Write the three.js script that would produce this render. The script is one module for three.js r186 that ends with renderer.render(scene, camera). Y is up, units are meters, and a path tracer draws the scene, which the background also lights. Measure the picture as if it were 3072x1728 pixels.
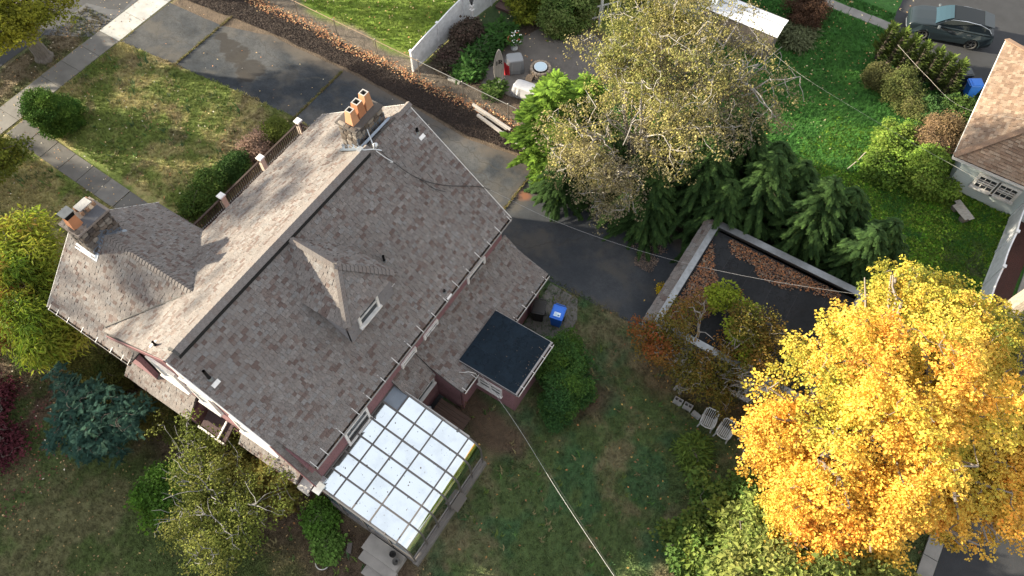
import * as THREE from 'three';
import { mergeGeometries } from 'three/addons/utils/BufferGeometryUtils.js';
import { RoundedBoxGeometry } from 'three/addons/geometries/RoundedBoxGeometry.js';
import { FontLoader } from 'three/addons/loaders/FontLoader.js';
import { TextGeometry } from 'three/addons/geometries/TextGeometry.js';

// ---------------------------------------------------------------- camera, sky, sun, exposure
// x runs along the ridge of the house, z from the street (negative) to the back yard, y up, metres
const scene = new THREE.Scene();
const camera = new THREE.PerspectiveCamera(41.14, 16 / 9, 0.5, 1500);
camera.position.set(0, 32, 0);
{
  const pitch = THREE.MathUtils.degToRad(60.296), yaw = THREE.MathUtils.degToRad(57.677);
  camera.lookAt(Math.sin(yaw) * Math.cos(pitch), 32 - Math.sin(pitch), -Math.cos(yaw) * Math.cos(pitch));
  camera.rotateZ(THREE.MathUtils.degToRad(0.4));
}
const renderer = new THREE.WebGLRenderer({ antialias: true });
renderer.setSize(1024, 576);
renderer.toneMapping = THREE.LinearToneMapping;
renderer.toneMappingExposure = 4.0;
renderer.shadowMap.enabled = true;
const SUN = new THREE.Vector3(0.44, -0.345, 1).normalize();      // the way the light travels
const sun = new THREE.DirectionalLight(new THREE.Color(1, 0.88, 0.67), 5.0);
sun.position.copy(SUN).multiplyScalar(-150).add(new THREE.Vector3(14, 0, -12));
sun.target.position.set(14, 0, -12);
sun.castShadow = true; sun.shadow.radius = 1.6;
sun.shadow.mapSize.set(4096, 4096);
Object.assign(sun.shadow.camera, { left: -50, right: 50, top: 50, bottom: -50, near: 1, far: 320 });
scene.add(sun, sun.target);

// ---------------------------------------------------------------- random numbers and noise
function rngOf(seed) { let a = seed >>> 0; return () => { a = (a + 0x6d2b79f5) | 0; let t = Math.imul(a ^ (a >>> 15), 1 | a); t = (t + Math.imul(t ^ (t >>> 7), 61 | t)) ^ t; return ((t ^ (t >>> 14)) >>> 0) / 4294967296; }; }
const R0 = rngOf(77);
const hash = (x, y, z = 0) => { let h = Math.imul(x, 374761393) + Math.imul(y, 668265263) + Math.imul(z, 2147483647 ^ 0x5bd1e995) | 0; h = Math.imul(h ^ (h >>> 13), 1274126177); h ^= h >>> 16; return (h >>> 0) / 4294967296; };
const sm = (t) => t * t * (3 - 2 * t), mix = (a, b, t) => a + (b - a) * t, clamp = (x, a = 0, b = 1) => Math.min(b, Math.max(a, x)), step = (a, b, x) => sm(clamp((x - a) / (b - a)));
function n2(x, y, s = 0, wrap = 0) {
  let i = Math.floor(x), j = Math.floor(y); const fx = sm(x - i), fy = sm(y - j); let i1 = i + 1, j1 = j + 1;
  if (wrap) { const m = (k) => ((k % wrap) + wrap) % wrap; i = m(i); j = m(j); i1 = m(i1); j1 = m(j1); }
  return mix(mix(hash(i, j, s), hash(i1, j, s), fx), mix(hash(i, j1, s), hash(i1, j1, s), fx), fy);
}
function fbm(x, y, oct = 4, s = 0, wrap = 0) { let v = 0, a = 0.5, t = 0; for (let o = 0; o < oct; o++) { v += a * n2(x, y, s + o * 17, wrap); t += a; x *= 2; y *= 2; wrap *= 2; a *= 0.55; } return v / t; }
function n3(x, y, z, s = 0) {
  const i = Math.floor(x), j = Math.floor(y), k = Math.floor(z), fx = sm(x - i), fy = sm(y - j), fz = sm(z - k);
  const h = (a, b, c) => hash(a + c * 131, b - c * 71, c + s);
  return mix(mix(mix(h(i, j, k), h(i + 1, j, k), fx), mix(h(i, j + 1, k), h(i + 1, j + 1, k), fx), fy), mix(mix(h(i, j, k + 1), h(i + 1, j, k + 1), fx), mix(h(i, j + 1, k + 1), h(i + 1, j + 1, k + 1), fx), fy), fz);
}
const lin = (c) => (c <= 0.04045 ? c / 12.92 : Math.pow((c + 0.055) / 1.055, 2.4));
const rgb = (r, g, b) => [lin(r / 255), lin(g / 255), lin(b / 255)];       // an sRGB triple as linear base colour
const mixc = (a, b, t) => [mix(a[0], b[0], t), mix(a[1], b[1], t), mix(a[2], b[2], t)];
const mulc = (a, k) => [a[0] * k, a[1] * k, a[2] * k];
const V = (x, y, z) => new THREE.Vector3(x, y, z);

// ---------------------------------------------------------------- sky: thin bright cloud over a pale blue, brighter low down
{
  const W = 1024, H = 512, d = new Float32Array(W * H * 4);
  for (let j = 0; j < H; j++) for (let i = 0; i < W; i++) {
    const el = ((j + 0.5) / H - 0.5) * Math.PI, az = ((i + 0.5) / W) * 2 * Math.PI, y = Math.sin(el), o = (j * W + i) * 4;
    let c;
    if (y < 0) c = [0.1, 0.1, 0.085];
    else {
      const k = 1.6 / (y + 0.25), cx = Math.cos(az) * Math.cos(el) * k, cz = Math.sin(az) * Math.cos(el) * k;
      const cl = step(0.34, 0.66, fbm(cx * 1.3 + 9, cz * 1.3 + 4, 5, 3)) * mix(0.6, 1, step(0.02, 0.3, y));
      const blue = mixc([0.36, 0.4, 0.45], [0.27, 0.33, 0.42], Math.pow(y, 0.6));
      c = mixc(blue, [0.45, 0.45, 0.45], 0.55 + cl * 0.42);
    }
    c = mulc(c, 0.8); d[o] = c[0]; d[o + 1] = c[1]; d[o + 2] = c[2]; d[o + 3] = 1;
  }
  const t = new THREE.DataTexture(d, W, H, THREE.RGBAFormat, THREE.FloatType);
  t.mapping = THREE.EquirectangularReflectionMapping; t.magFilter = THREE.LinearFilter; t.needsUpdate = true;
  scene.background = t; scene.environment = t;
}

// ---------------------------------------------------------------- naming
const used = new Map();
function numbered(n) { const k = used.get(n) ?? 0; used.set(n, k + 1); return k ? n + '_' + String(k).padStart(3, '0') : n; }
function tag(o, label, category, group, kind) { if (label) o.userData.label = label; if (category) o.userData.category = category; if (group) o.userData.group = group; if (kind) o.userData.kind = kind; return o; }
function thing(name, label, category, pos = [0, 0, 0], turn = 0, group) { const g = new THREE.Group(); g.name = numbered(name); g.position.set(...pos); g.rotation.y = turn; scene.add(g); return tag(g, label, category, group); }
function part(name, geo, mat, parent, kind) { const m = new THREE.Mesh(geo, mat); m.name = name; m.castShadow = m.receiveShadow = true; parent.add(m); if (kind) m.userData.kind = kind; return m; }
function solo(name, geo, mat, label, category, group, kind) { const m = new THREE.Mesh(geo, mat); m.name = numbered(name); m.castShadow = m.receiveShadow = true; scene.add(m); return tag(m, label, category, group, kind); }
function structure(name, geo, mat) { return solo(name, geo, mat, undefined, undefined, undefined, 'structure'); }
function copyOf(root, pos, turn, label, group) { const r = root.clone(); r.userData = { ...root.userData }; r.name = numbered(root.name.replace(/_\d{3}$/, '')); r.position.set(...pos); r.rotation.y = turn; scene.add(r); if (label) r.userData.label = label; if (group) r.userData.group = group; return r; }

// ---------------------------------------------------------------- geometry builder: flat faces, uv in metres, vertex colours
class MB {
  constructor() { this.p = []; this.n = []; this.u = []; this.c = []; }
  tri(a, b, c, col) {
    const ux = b[0] - a[0], uy = b[1] - a[1], uz = b[2] - a[2], vx = c[0] - a[0], vy = c[1] - a[1], vz = c[2] - a[2];
    let nx = uy * vz - uz * vy, ny = uz * vx - ux * vz, nz = ux * vy - uy * vx; const l = Math.hypot(nx, ny, nz) || 1; nx /= l; ny /= l; nz /= l;
    const ax = Math.abs(nx), ay = Math.abs(ny), az = Math.abs(nz);
    for (const q of [a, b, c]) {
      this.p.push(q[0], q[1], q[2]); this.n.push(nx, ny, nz);
      if (ay >= ax && ay >= az) this.u.push(q[0], q[2]); else if (ax >= az) this.u.push(q[2], q[1]); else this.u.push(q[0], q[1]);
      this.c.push(col[0], col[1], col[2]);
    }
  }
  quad(a, b, c, d, col) { this.tri(a, b, c, col); this.tri(a, c, d, col); return this; }
  // box with axes X, Y, Z (arrays) around centre
  obox(c, X, Y, Z, col) {
    const k = (i, j, l) => [c[0] + X[0] * i + Y[0] * j + Z[0] * l, c[1] + X[1] * i + Y[1] * j + Z[1] * l, c[2] + X[2] * i + Y[2] * j + Z[2] * l], h = 0.5, m = -0.5;
    this.quad(k(m, h, h), k(h, h, h), k(h, h, m), k(m, h, m), col); this.quad(k(m, m, m), k(h, m, m), k(h, m, h), k(m, m, h), col);
    this.quad(k(m, m, h), k(h, m, h), k(h, h, h), k(m, h, h), col); this.quad(k(h, m, m), k(m, m, m), k(m, h, m), k(h, h, m), col);
    this.quad(k(h, m, h), k(h, m, m), k(h, h, m), k(h, h, h), col); this.quad(k(m, m, m), k(m, m, h), k(m, h, h), k(m, h, m), col);
    return this;
  }
  box(x0, x1, y0, y1, z0, z1, col = W1) { return this.obox([(x0 + x1) / 2, (y0 + y1) / 2, (z0 + z1) / 2], [x1 - x0, 0, 0], [0, y1 - y0, 0], [0, 0, z1 - z0], col); }
  // square bar from a to b
  bar(a, b, w, h, col = W1, up = [0, 1, 0]) {
    const d = V(b[0] - a[0], b[1] - a[1], b[2] - a[2]), L = d.length(), z = d.clone().normalize(); let x = V(...up).cross(z); if (x.lengthSq() < 1e-6) x = V(1, 0, 0).cross(z); x.normalize(); const y = z.clone().cross(x);
    return this.obox([(a[0] + b[0]) / 2, (a[1] + b[1]) / 2, (a[2] + b[2]) / 2], x.multiplyScalar(w).toArray(), y.multiplyScalar(h).toArray(), d.toArray(), col);
  }
  // tube through points, n sides, radius r0 -> r1
  tube(pts, r0, r1, n = 5, col = W1, colf) {
    let prev = null, px = null;
    for (let i = 0; i < pts.length; i++) {
      const a = V(...pts[Math.max(0, i - 1)]), b = V(...pts[Math.min(pts.length - 1, i + 1)]), t = b.sub(a).normalize();
      let x = px ? px.clone().addScaledVector(t, -px.dot(t)) : Math.abs(t.y) > 0.9 ? V(1, 0, 0).cross(t) : V(0, 1, 0).cross(t); if (x.lengthSq() < 1e-8) x = V(1, 0, 0); x.normalize(); px = x; const y = t.clone().cross(x), r = mix(r0, r1, i / (pts.length - 1)), ring = [];
      for (let k = 0; k < n; k++) { const q = (k / n) * Math.PI * 2, c = Math.cos(q) * r, s = Math.sin(q) * r; ring.push([pts[i][0] + x.x * c + y.x * s, pts[i][1] + x.y * c + y.y * s, pts[i][2] + x.z * c + y.z * s]); }
      if (prev) for (let k = 0; k < n; k++) { const k1 = (k + 1) % n; this.quad(prev[k], prev[k1], ring[k1], ring[k], colf ? colf(i, k) : col); }
      prev = ring;
    }
    return this;
  }
  // polygon (convex, any plane) with thickness along -normal
  slab(poly, th, col = W1, side = col) {
    const a = V(...poly[0]), nn = V(0, 0, 0); for (let i = 1; i + 1 < poly.length; i++) nn.add(V(...poly[i]).sub(a).cross(V(...poly[i + 1]).sub(a))); nn.normalize(); if (nn.y < 0) { poly = [...poly].reverse(); nn.negate(); }
    const lo = poly.map((p) => [p[0] - nn.x * th, p[1] - nn.y * th, p[2] - nn.z * th]);
    for (let i = 1; i + 1 < poly.length; i++) { this.tri(poly[0], poly[i], poly[i + 1], col); this.tri(lo[0], lo[i + 1], lo[i], side); }
    for (let i = 0; i < poly.length; i++) { const j = (i + 1) % poly.length; this.quad(poly[i], lo[i], lo[j], poly[j], side); }
    return this;
  }
  add(g, m4, col = W1) {
    g = g.index ? g.toNonIndexed() : g.clone(); if (m4) g.applyMatrix4(m4); if (!g.attributes.normal) g.computeVertexNormals();
    const p = g.attributes.position.array, n = g.attributes.normal.array;
    for (let i = 0; i < p.length; i += 3) { this.p.push(p[i], p[i + 1], p[i + 2]); this.n.push(n[i], n[i + 1], n[i + 2]); const ax = Math.abs(n[i]), ay = Math.abs(n[i + 1]), az = Math.abs(n[i + 2]); if (ay >= ax && ay >= az) this.u.push(p[i], p[i + 2]); else if (ax >= az) this.u.push(p[i + 2], p[i + 1]); else this.u.push(p[i], p[i + 1]); this.c.push(col[0], col[1], col[2]); }
    return this;
  }
  geo() { const g = new THREE.BufferGeometry(), f = (a, k) => new THREE.BufferAttribute(new Float32Array(a), k); g.setAttribute('position', f(this.p, 3)); g.setAttribute('normal', f(this.n, 3)); g.setAttribute('uv', f(this.u, 2)); g.setAttribute('color', f(this.c, 3)); return g; }
  part(name, mat, parent, kind) { return part(name, this.geo(), mat, parent, kind); }
}
const W1 = [1, 1, 1];
const M4 = (x, y, z, ry = 0, rx = 0, rz = 0, sx = 1, sy = sx, sz = sx) => new THREE.Matrix4().compose(V(x, y, z), new THREE.Quaternion().setFromEuler(new THREE.Euler(rx, ry, rz, 'YXZ')), V(sx, sy, sz));

// ---------------------------------------------------------------- textures and materials
function grayTex(size, f, repeat) { const d = new Uint8Array(size * size * 4); for (let j = 0; j < size; j++) for (let i = 0; i < size; i++) { const v = clamp(f(i / size, j / size)) * 255, o = (j * size + i) * 4; d[o] = d[o + 1] = d[o + 2] = v; d[o + 3] = 255; } const t = new THREE.DataTexture(d, size, size); t.wrapS = t.wrapT = THREE.RepeatWrapping; t.magFilter = THREE.LinearFilter; t.needsUpdate = true; t.repeat.set(repeat, repeat); return t; }
const mottle = grayTex(512, (x, y) => 0.62 + 0.42 * fbm(x * 8, y * 8, 6, 5, 8) + 0.1 * (hash(x * 512 | 0, y * 512 | 0, 9) - 0.5), 1 / 3.1);
const grit = grayTex(512, (x, y) => 0.5 + 0.6 * (fbm(x * 64, y * 64, 3, 6, 64) - 0.5) + 0.35 * (hash(x * 512 | 0, y * 512 | 0, 2) - 0.5), 1 / 1.7);
const flecks = grayTex(512, (x, y) => { const f = fbm(x * 70, y * 70, 2, 21, 70); return (0.8 + 0.3 * fbm(x * 6, y * 6, 4, 22, 6)) * (f > 0.72 ? 0.55 : 1); }, 1 / 2.7);
const barkT = grayTex(256, (x, y) => 0.45 + 0.6 * fbm(x * 24, y * 5, 4, 31, 0), 1 / 0.9);
const std = (o) => new THREE.MeshStandardMaterial({ roughness: 0.9, vertexColors: true, side: THREE.DoubleSide, ...o });
const M = {
  plain: std({ roughness: 0.75 }),
  matte: std({ map: mottle, bumpMap: grit, bumpScale: 0.006 }),
  rough: std({ map: mottle, bumpMap: grit, bumpScale: 0.02, roughness: 1 }),
  shingle: std({ map: grit.clone(), bumpMap: grit, bumpScale: 0.004, roughness: 0.95 }),
  stucco: std({ map: flecks, bumpMap: grit, bumpScale: 0.012, roughness: 0.95 }),
  white: std({ roughness: 0.45, map: mottle.clone() }),
  metal: std({ roughness: 0.38, metalness: 0.75, map: mottle.clone() }),
  wood: std({ map: barkT.clone(), bumpMap: barkT, bumpScale: 0.006, roughness: 0.85 }),
  bark: std({ map: barkT, bumpMap: barkT, bumpScale: 0.03, roughness: 1 }),
  cloth: std({ roughness: 0.8 }),
  darkGlass: new THREE.MeshPhysicalMaterial({ roughness: 0.06, vertexColors: true, specularIntensity: 0.35, side: THREE.DoubleSide }),
  mirror: new THREE.MeshStandardMaterial({ color: new THREE.Color(0.72, 0.755, 0.765), metalness: 1, roughness: 0.06, side: THREE.DoubleSide }),
};
M.shingle.map.repeat.set(1 / 0.9, 1 / 0.9); M.white.map.repeat.set(0.8, 0.8); M.metal.map.repeat.set(0.9, 0.9); M.wood.map.repeat.set(1.6, 0.5);

// ---------------------------------------------------------------- what grows or lies where: base colour of the open ground
const inBox = (x, z, x0, x1, z0, z1, s = 0.8) => step(x0 - s, x0 + s, x) * (1 - step(x1 - s, x1 + s, x)) * step(z0 - s, z0 + s, z) * (1 - step(z1 - s, z1 + s, z));
function groundColor(x, z) {
  const wx = x + (fbm(x * 0.6, z * 0.6, 3, 40) - 0.5) * 1.6, wz = z + (fbm(x * 0.6, z * 0.6, 3, 41) - 0.5) * 1.6;
  const big = fbm(x * 0.32, z * 0.32, 4, 42), mid = fbm(x * 1.3, z * 1.3, 4, 43), fine = fbm(x * 7, z * 7, 3, 44), tiny = hash(Math.floor(x * 30), Math.floor(z * 30), 7);
  const straw = step(0.42, 0.62, big * 0.55 + mid * 0.45);
  // front lawn: thin, half straw
  let c = mixc([0.1, 0.13, 0.024], [0.25, 0.215, 0.088], straw);
  c = mixc(c, [0.13, 0.095, 0.055], step(0.6, 0.72, fbm(x * 0.8, z * 0.8, 4, 45)) * 0.6);
  // back yard: darker green, worn brown patches
  let back = mixc([0.05, 0.078, 0.022], [0.12, 0.105, 0.055], step(0.42, 0.64, big * 0.6 + mid * 0.4));
  back = mixc(back, [0.03, 0.075, 0.026], step(0.52, 0.7, fbm(x * 0.7, z * 0.7, 3, 46)) * 0.8);
  c = mixc(c, back, step(-15, -11, wz) * (1 - step(19, 21, wx)));
  // left side yard: dull olive, reddish litter at the far edge
  let left = mixc([0.052, 0.075, 0.018], [0.095, 0.092, 0.04], straw);
  left = mixc(left, [0.075, 0.034, 0.03], inBox(wx, wz, -3.5, 0.2, -28.5, -22.8, 1.2) * 0.8 * step(0.35, 0.6, mid));
  c = mixc(c, left, (1 - step(0.6, 2.4, wx)) * step(-31, -28, wz));
  // bare beds along the house
  c = mixc(c, mulc([0.07, 0.048, 0.03], 0.7 + mid * 0.7), Math.max(inBox(wx, wz, 0.2, 3, -24.5, -5.4, 0.9), inBox(wx, wz, 0.2, 3, -10, -6, 1) , inBox(wx, wz, 8.4, 10.2, -9, -5.2, 0.5), inBox(wx, wz, 11.4, 13.2, -7.5, -3.2, 0.7), inBox(wx, wz, 9.5, 17.5, -26.8, -24, 0.7) * 0.7));
  // under the maple and the garage shrub: litter and soil
  c = mixc(c, mulc([0.1, 0.066, 0.035], 0.6 + mid * 0.8), Math.max(inBox(wx, wz, 9, 26, 3.2, 9.5, 2) * 0.75, inBox(wx, wz, 14.4, 16, -3, 4, 0.7) * 0.8));
  // the neighbour's bright lawn beyond the wire fence
  const bright = mixc([0.085, 0.15, 0.012], [0.13, 0.17, 0.022], mid);
  c = mixc(c, bright, step(24.9, 25.7, wx) * (1 - step(-22.9, -22.1, wz)));
  // strip under the wire fence: twigs and grey soil
  c = mixc(c, mulc([0.13, 0.105, 0.08], 0.55 + fine * 0.8), inBox(wx, wz, 23.7, 25.2, -60, -10, 0.35));
  // soil round the patio
  c = mixc(c, mulc([0.085, 0.06, 0.042], 0.6 + mid * 0.8), step(24.6, 25.2, wx) * inBox(wx, wz, 20, 33, -21.6, -10, 0.5));
  c = mixc(c, [0.03, 0.075, 0.02], inBox(wx, wz, 28.5, 33, -22, -18.7, 0.6) * 0.8);
  // right hand lawn, deep green, weeds lower down
  const deep = mixc([0.02, 0.085, 0.012], [0.045, 0.13, 0.018], mid);
  c = mixc(c, deep, step(26.5, 28, wx) * step(-13, -11.5, wz));
  c = mixc(c, mulc([0.07, 0.055, 0.034], 0.6 + mid * 0.8), inBox(wx, wz, 24, 29.5, 5.2, 9.3, 1.2) * step(0.35, 0.6, mid) * 0.9);
  c = mixc(c, mulc([0.05, 0.036, 0.024], 0.6 + mid * 0.8), inBox(wx, wz, 20.5, 26.5, -13, 5, 0.8) * 0.9);
  c = mixc(c, mulc([0.08, 0.058, 0.04], 0.6 + mid * 0.8), inBox(wx, wz, 20.6, 24, -38, -11, 0.3));
  // verge
  c = mixc(c, mixc([0.075, 0.085, 0.03], [0.13, 0.1, 0.06], straw), (1 - step(-40, -39.6, z)) * (1 - step(20, 22, x)));
  const k = 0.62 + 0.55 * fine + 0.25 * (tiny - 0.5);
  return mulc(c, k * 1.25);
}
function mapTex(size, x0, x1, z0, z1, f) {
  const d = new Uint8Array(size * size * 4), enc = (v) => 255 * (v <= 0.0031308 ? v * 12.92 : 1.055 * Math.pow(v, 1 / 2.4) - 0.055);
  for (let j = 0; j < size; j++) for (let i = 0; i < size; i++) { const c = f(mix(x0, x1, (i + 0.5) / size), mix(z0, z1, (j + 0.5) / size)), o = (j * size + i) * 4; for (let k = 0; k < 3; k++) d[o + k] = clamp(enc(clamp(c[k])), 0, 255); d[o + 3] = 255; }
  const t = new THREE.DataTexture(d, size, size); t.colorSpace = THREE.SRGBColorSpace; t.magFilter = THREE.LinearFilter; t.needsUpdate = true; return t;
}
// flat sheet from an outline in x, z (may be concave); uv 0..1 over the box, or metres
function sheet(pts, y, box) {
  const s = new THREE.Shape(pts.map(([x, z]) => new THREE.Vector2(x, -z))), g = new THREE.ShapeGeometry(s); g.rotateX(-Math.PI / 2); g.translate(0, y, 0);
  const p = g.attributes.position, uv = new Float32Array(p.count * 2); for (let i = 0; i < p.count; i++) { const x = p.getX(i), z = p.getZ(i); uv[i * 2] = box ? (x - box[0]) / (box[1] - box[0]) : x; uv[i * 2 + 1] = box ? (z - box[2]) / (box[3] - box[2]) : z; }
  g.setAttribute('uv', new THREE.BufferAttribute(uv, 2)); g.setAttribute('color', new THREE.BufferAttribute(new Float32Array(p.count * 3).fill(1), 3)); g.computeVertexNormals(); return g;
}
// wavy line between corner points
function wavy(pts, amp = 0.08, every = 0.5, seed = 1) { const out = []; for (let i = 0; i < pts.length; i++) { const a = pts[i], b = pts[(i + 1) % pts.length], L = Math.hypot(b[0] - a[0], b[1] - a[1]), n = Math.max(1, Math.round(L / every)); for (let k = 0; k < n; k++) { const t = k / n, x = mix(a[0], b[0], t), z = mix(a[1], b[1], t); out.push([x + (fbm(x * 1.7, z * 1.7, 3, seed) - 0.5) * 2 * amp, z + (fbm(x * 1.7, z * 1.7, 3, seed + 5) - 0.5) * 2 * amp]); } } return out; }
const GB = [-14, 54, -54, 16];
const grassBump = grayTex(512, (x, y) => 0.5 + 0.9 * (fbm(x * 90, y * 90, 3, 61, 90) - 0.5), 1); const gb = grassBump.clone(); gb.repeat.set(24, 24);
M.lawn = std({ vertexColors: false, map: mapTex(1200, ...GB, groundColor), bumpMap: gb, bumpScale: 0.06, roughness: 1 });
M.soil = std({ color: new THREE.Color(0.07, 0.07, 0.035), vertexColors: false, roughness: 1 });
structure('ground', sheet([[-500, -500], [500, -500], [500, 500], [-500, 500]], -0.03), M.soil);
structure('lawn', sheet([[GB[0], GB[2]], [GB[1], GB[2]], [GB[1], GB[3]], [GB[0], GB[3]]], 0, GB), M.lawn);

// ---- driveway: four asphalt slabs with grown-over joints, oil stain, cracks
const DB = [14.5, 23.5, -39, -3];
const crack = (x, z, px, pz, dx, dz, len, w, s) => { const t = (x - px) * dx + (z - pz) * dz; if (t < 0 || t > len) return 0; w *= 0.7; const o = (x - px) * -dz + (z - pz) * dx - (fbm(t * 0.9, s, 4, s) - 0.5) * 1.1; return 1 - step(w * 0.5, w, Math.abs(o)); };
function asphalt(x, z) {
  const big = fbm(x * 0.5, z * 0.35, 4, 51), mid = fbm(x * 2.2, z * 2.2, 4, 52), fine = hash(Math.floor(x * 60), Math.floor(z * 60), 3);
  let c = mixc([0.036, 0.042, 0.05], [0.08, 0.082, 0.085], step(0.3, 0.7, big));
  c = mulc(c, 0.62 + 0.5 * mid + 0.42 * (fine - 0.5) + 0.3 * (fbm(x * 9, z * 9, 2, 57) - 0.5));
  if (z < -25.6) c = mulc(c, 0.85);
  if (z > -13) c = mulc(mixc(c, [0.042, 0.048, 0.058], 0.5), 0.95);
  c = mixc(c, [0.1, 0.088, 0.072], step(0.5, 0.8, fbm(x * 0.9, z * 0.9, 4, 53)) * 0.45);
  const edge = Math.max(step(21.1, 22.1, x), 1 - step(17, 17.6, x) * 0.6); c = mixc(c, [0.095, 0.077, 0.06], (x > 20 ? step(21.2, 22.4, x + (mid - 0.5)) : 0) * 0.7);
  // oil stain: three joined blots
  const blot = (px, pz, r) => 1 - step(0.75, 1.05, Math.hypot(x - px, (z - pz) * 0.9) / r + (fbm(x * 2.5, z * 2.5, 3, 54) - 0.5) * 0.9);
  const st = Math.max(blot(20.2, -32.5, 0.65), blot(19.9, -31.5, 0.75), blot(19.35, -30.2, 0.95), blot(20.5, -33.4, 0.4)); c = mixc(c, [0.026, 0.022, 0.019], st * 0.75);
  c = mixc(c, [0.22, 0.09, 0.045], (1 - step(0.2, 1.0, Math.hypot(x - 20.4, z + 12.2) / 0.42 + (mid - 0.5))) * 0.75);
  const ck = Math.max(crack(x, z, 18.3, -37.5, 0.2, 0.98, 9, 0.045, 3), crack(x, z, 20.4, -38, -0.12, 0.99, 5, 0.04, 4), crack(x, z, 21.2, -33, -0.05, 1, 20, 0.05, 5), crack(x, z, 17.2, -35.6, 0.97, 0.2, 3.6, 0.035, 6), crack(x, z, 19.9, -12.6, 0.99, 0.1, 2.2, 0.06, 7), crack(x, z, 18.2, -24, 0.4, 0.9, 6, 0.03, 8), crack(x, z, 18.4, -36.7, 0.9, -0.4, 2.4, 0.03, 9), crack(x, z, 21.6, -25, -0.03, 1, 11, 0.06, 11), crack(x, z, 18.6, -22, 0.15, 0.98, 8, 0.04, 12), crack(x, z, 17.4, -11, 0.7, 0.7, 6, 0.04, 13), crack(x, z, 19, -30, 0.75, 0.6, 3, 0.04, 14));
  c = mixc(c, [0.045, 0.042, 0.038], ck * 0.6);
  return c;
}
M.drive = new THREE.MeshPhysicalMaterial({ map: mapTex(1024, ...DB, asphalt), bumpMap: grit, bumpScale: 0.008, roughness: 0.9, specularIntensity: 0.5 });
{
  const left = [[17.0, -38.05], [17.4, -34], [17.9, -27.6], [18.05, -25.6], [17.4, -21], [15.7, -18.5], [15.6, -12.6], [15.8, -9.6], [16.7, -8.6], [16.85, -5], [16.85, -3.3]];
  const right = [[20.95, -38.05], [21.2, -34], [22.15, -31], [22.3, -25.6], [22.2, -21], [21.9, -17], [22.5, -12.6], [22.45, -9.6], [22.5, -8.6], [22.4, -5], [22.4, -3.3]];
  const cut = [-38.06, -34, -25.6, -12.6, -3.29], dr = new THREE.Group(); dr.name = 'driveway'; tag(dr, undefined, undefined, undefined, 'structure'); scene.add(dr);
  for (let k = 0; k < 4; k++) { const L = left.filter(([, z]) => z >= cut[k] - 0.01 && z <= cut[k + 1] + 0.01), R = right.filter(([, z]) => z >= cut[k] - 0.01 && z <= cut[k + 1] + 0.01); const o = wavy([...R, ...L.reverse()], 0.07, 0.45, 70).map(([x, z]) => [x, clamp(z, cut[k] + 0.035 + 0.03 * n2(x * 3, k), cut[k + 1] - 0.035 - 0.03 * n2(x * 3, k + 9))]); part('slab', sheet(o, 0.012, DB), M.drive, dr); }
}
// ---- concrete: sidewalk, apron, front walk, path, pads, each slab a part
const concrete = (tone) => mulc([0.235, 0.222, 0.205], tone);
M.concrete = std({ map: mottle, bumpMap: grit, bumpScale: 0.006, roughness: 0.95 });
function slabs(name, list, y = 0.045) { const g = new THREE.Group(); g.name = name; g.userData.kind = 'structure'; scene.add(g); for (const [pts, tone, dy = 0] of list) { const m = new MB(); m.slab(pts.map(([x, z]) => [x, y + dy, z]), 0.1, Array.isArray(tone) ? tone : concrete(tone)); m.part('slab', M.concrete, g); } return g; }
{
  const l = []; for (let i = 0; i < 17; i++) { const x1 = 16.93 - i * 1.45, x0 = x1 - 1.43; l.push([[[x0, -39.72], [x1, -39.72], [x1, -38.12], [x0, -38.12]], 0.75 + 0.25 * hash(i, 4), 0.01 * (hash(i, 6) - 0.5)]); }
  slabs('sidewalk', l);
  slabs('driveway_apron', [[[[16.96, -39.72], [18.9, -39.72], [18.9, -38.1], [16.96, -38.1]], [0.4, 0.4, 0.39]], [[[18.93, -39.72], [20.95, -39.72], [20.95, -38.1], [18.93, -38.1]], [0.42, 0.42, 0.41]], [[[20.98, -39.72], [22.4, -39.72], [22.4, -38.1], [20.98, -38.1]], [0.3, 0.3, 0.29]]]);
  const w = []; for (let i = 0; i < 10; i++) { const z0 = -37.9 + i * 1.42, sk = 9.3 - i * 0.055; w.push([[[sk - 0.6, z0], [sk + 0.62, z0], [sk + 0.57, z0 + 1.38], [sk - 0.65, z0 + 1.38]], [[0.6, 0.58, 0.55][i % 3] * (i > 4 && i % 2 ? 1.25 : 0.85), 0.02 * (hash(i, 3) - 0.5)][0], 0.03 * (hash(i, 5) - 0.5)]); }
  slabs('front_walk', w);
  slabs('bin_pad', [[[[13.2, -8.2], [16.65, -8.35], [16.6, -6.8], [15.6, -6.25], [13.2, -6.2]], 0.62]], 0.03);
  const p = []; for (let i = 0; i < 6; i++) p.push([[[42.4, -8.2 + i * 1.3], [43.1, -8.2 + i * 1.3], [43.05, -6.93 + i * 1.3], [42.35, -6.93 + i * 1.3]], 0.95]);
  slabs('garden_path', p);
}
const tar = (tone) => std({ color: new THREE.Color(...mulc([0.05, 0.052, 0.058], tone)), map: mottle, bumpMap: grit, bumpScale: 0.006, roughness: 0.88 });
const apronMat = tar(1.7);
structure('street_entrance', sheet(wavy([[16.3, -39.8], [21.2, -39.8], [21.6, -42.3], [14.9, -42.3]], 0.06), 0.014), apronMat);
structure('road', sheet([[-120, -54], [120, -54], [120, -42.25], [22, -42.25], [20.9, -40.4], [19, -39.9], [18.6, -40.6], [18.2, -42.25], [-120, -42.25]], 0.016), tar(0.95));
structure('back_road', sheet([[-60, 11.35], [120, 11.35], [120, 22], [-60, 22]], 0.02), tar(0.62));
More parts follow.
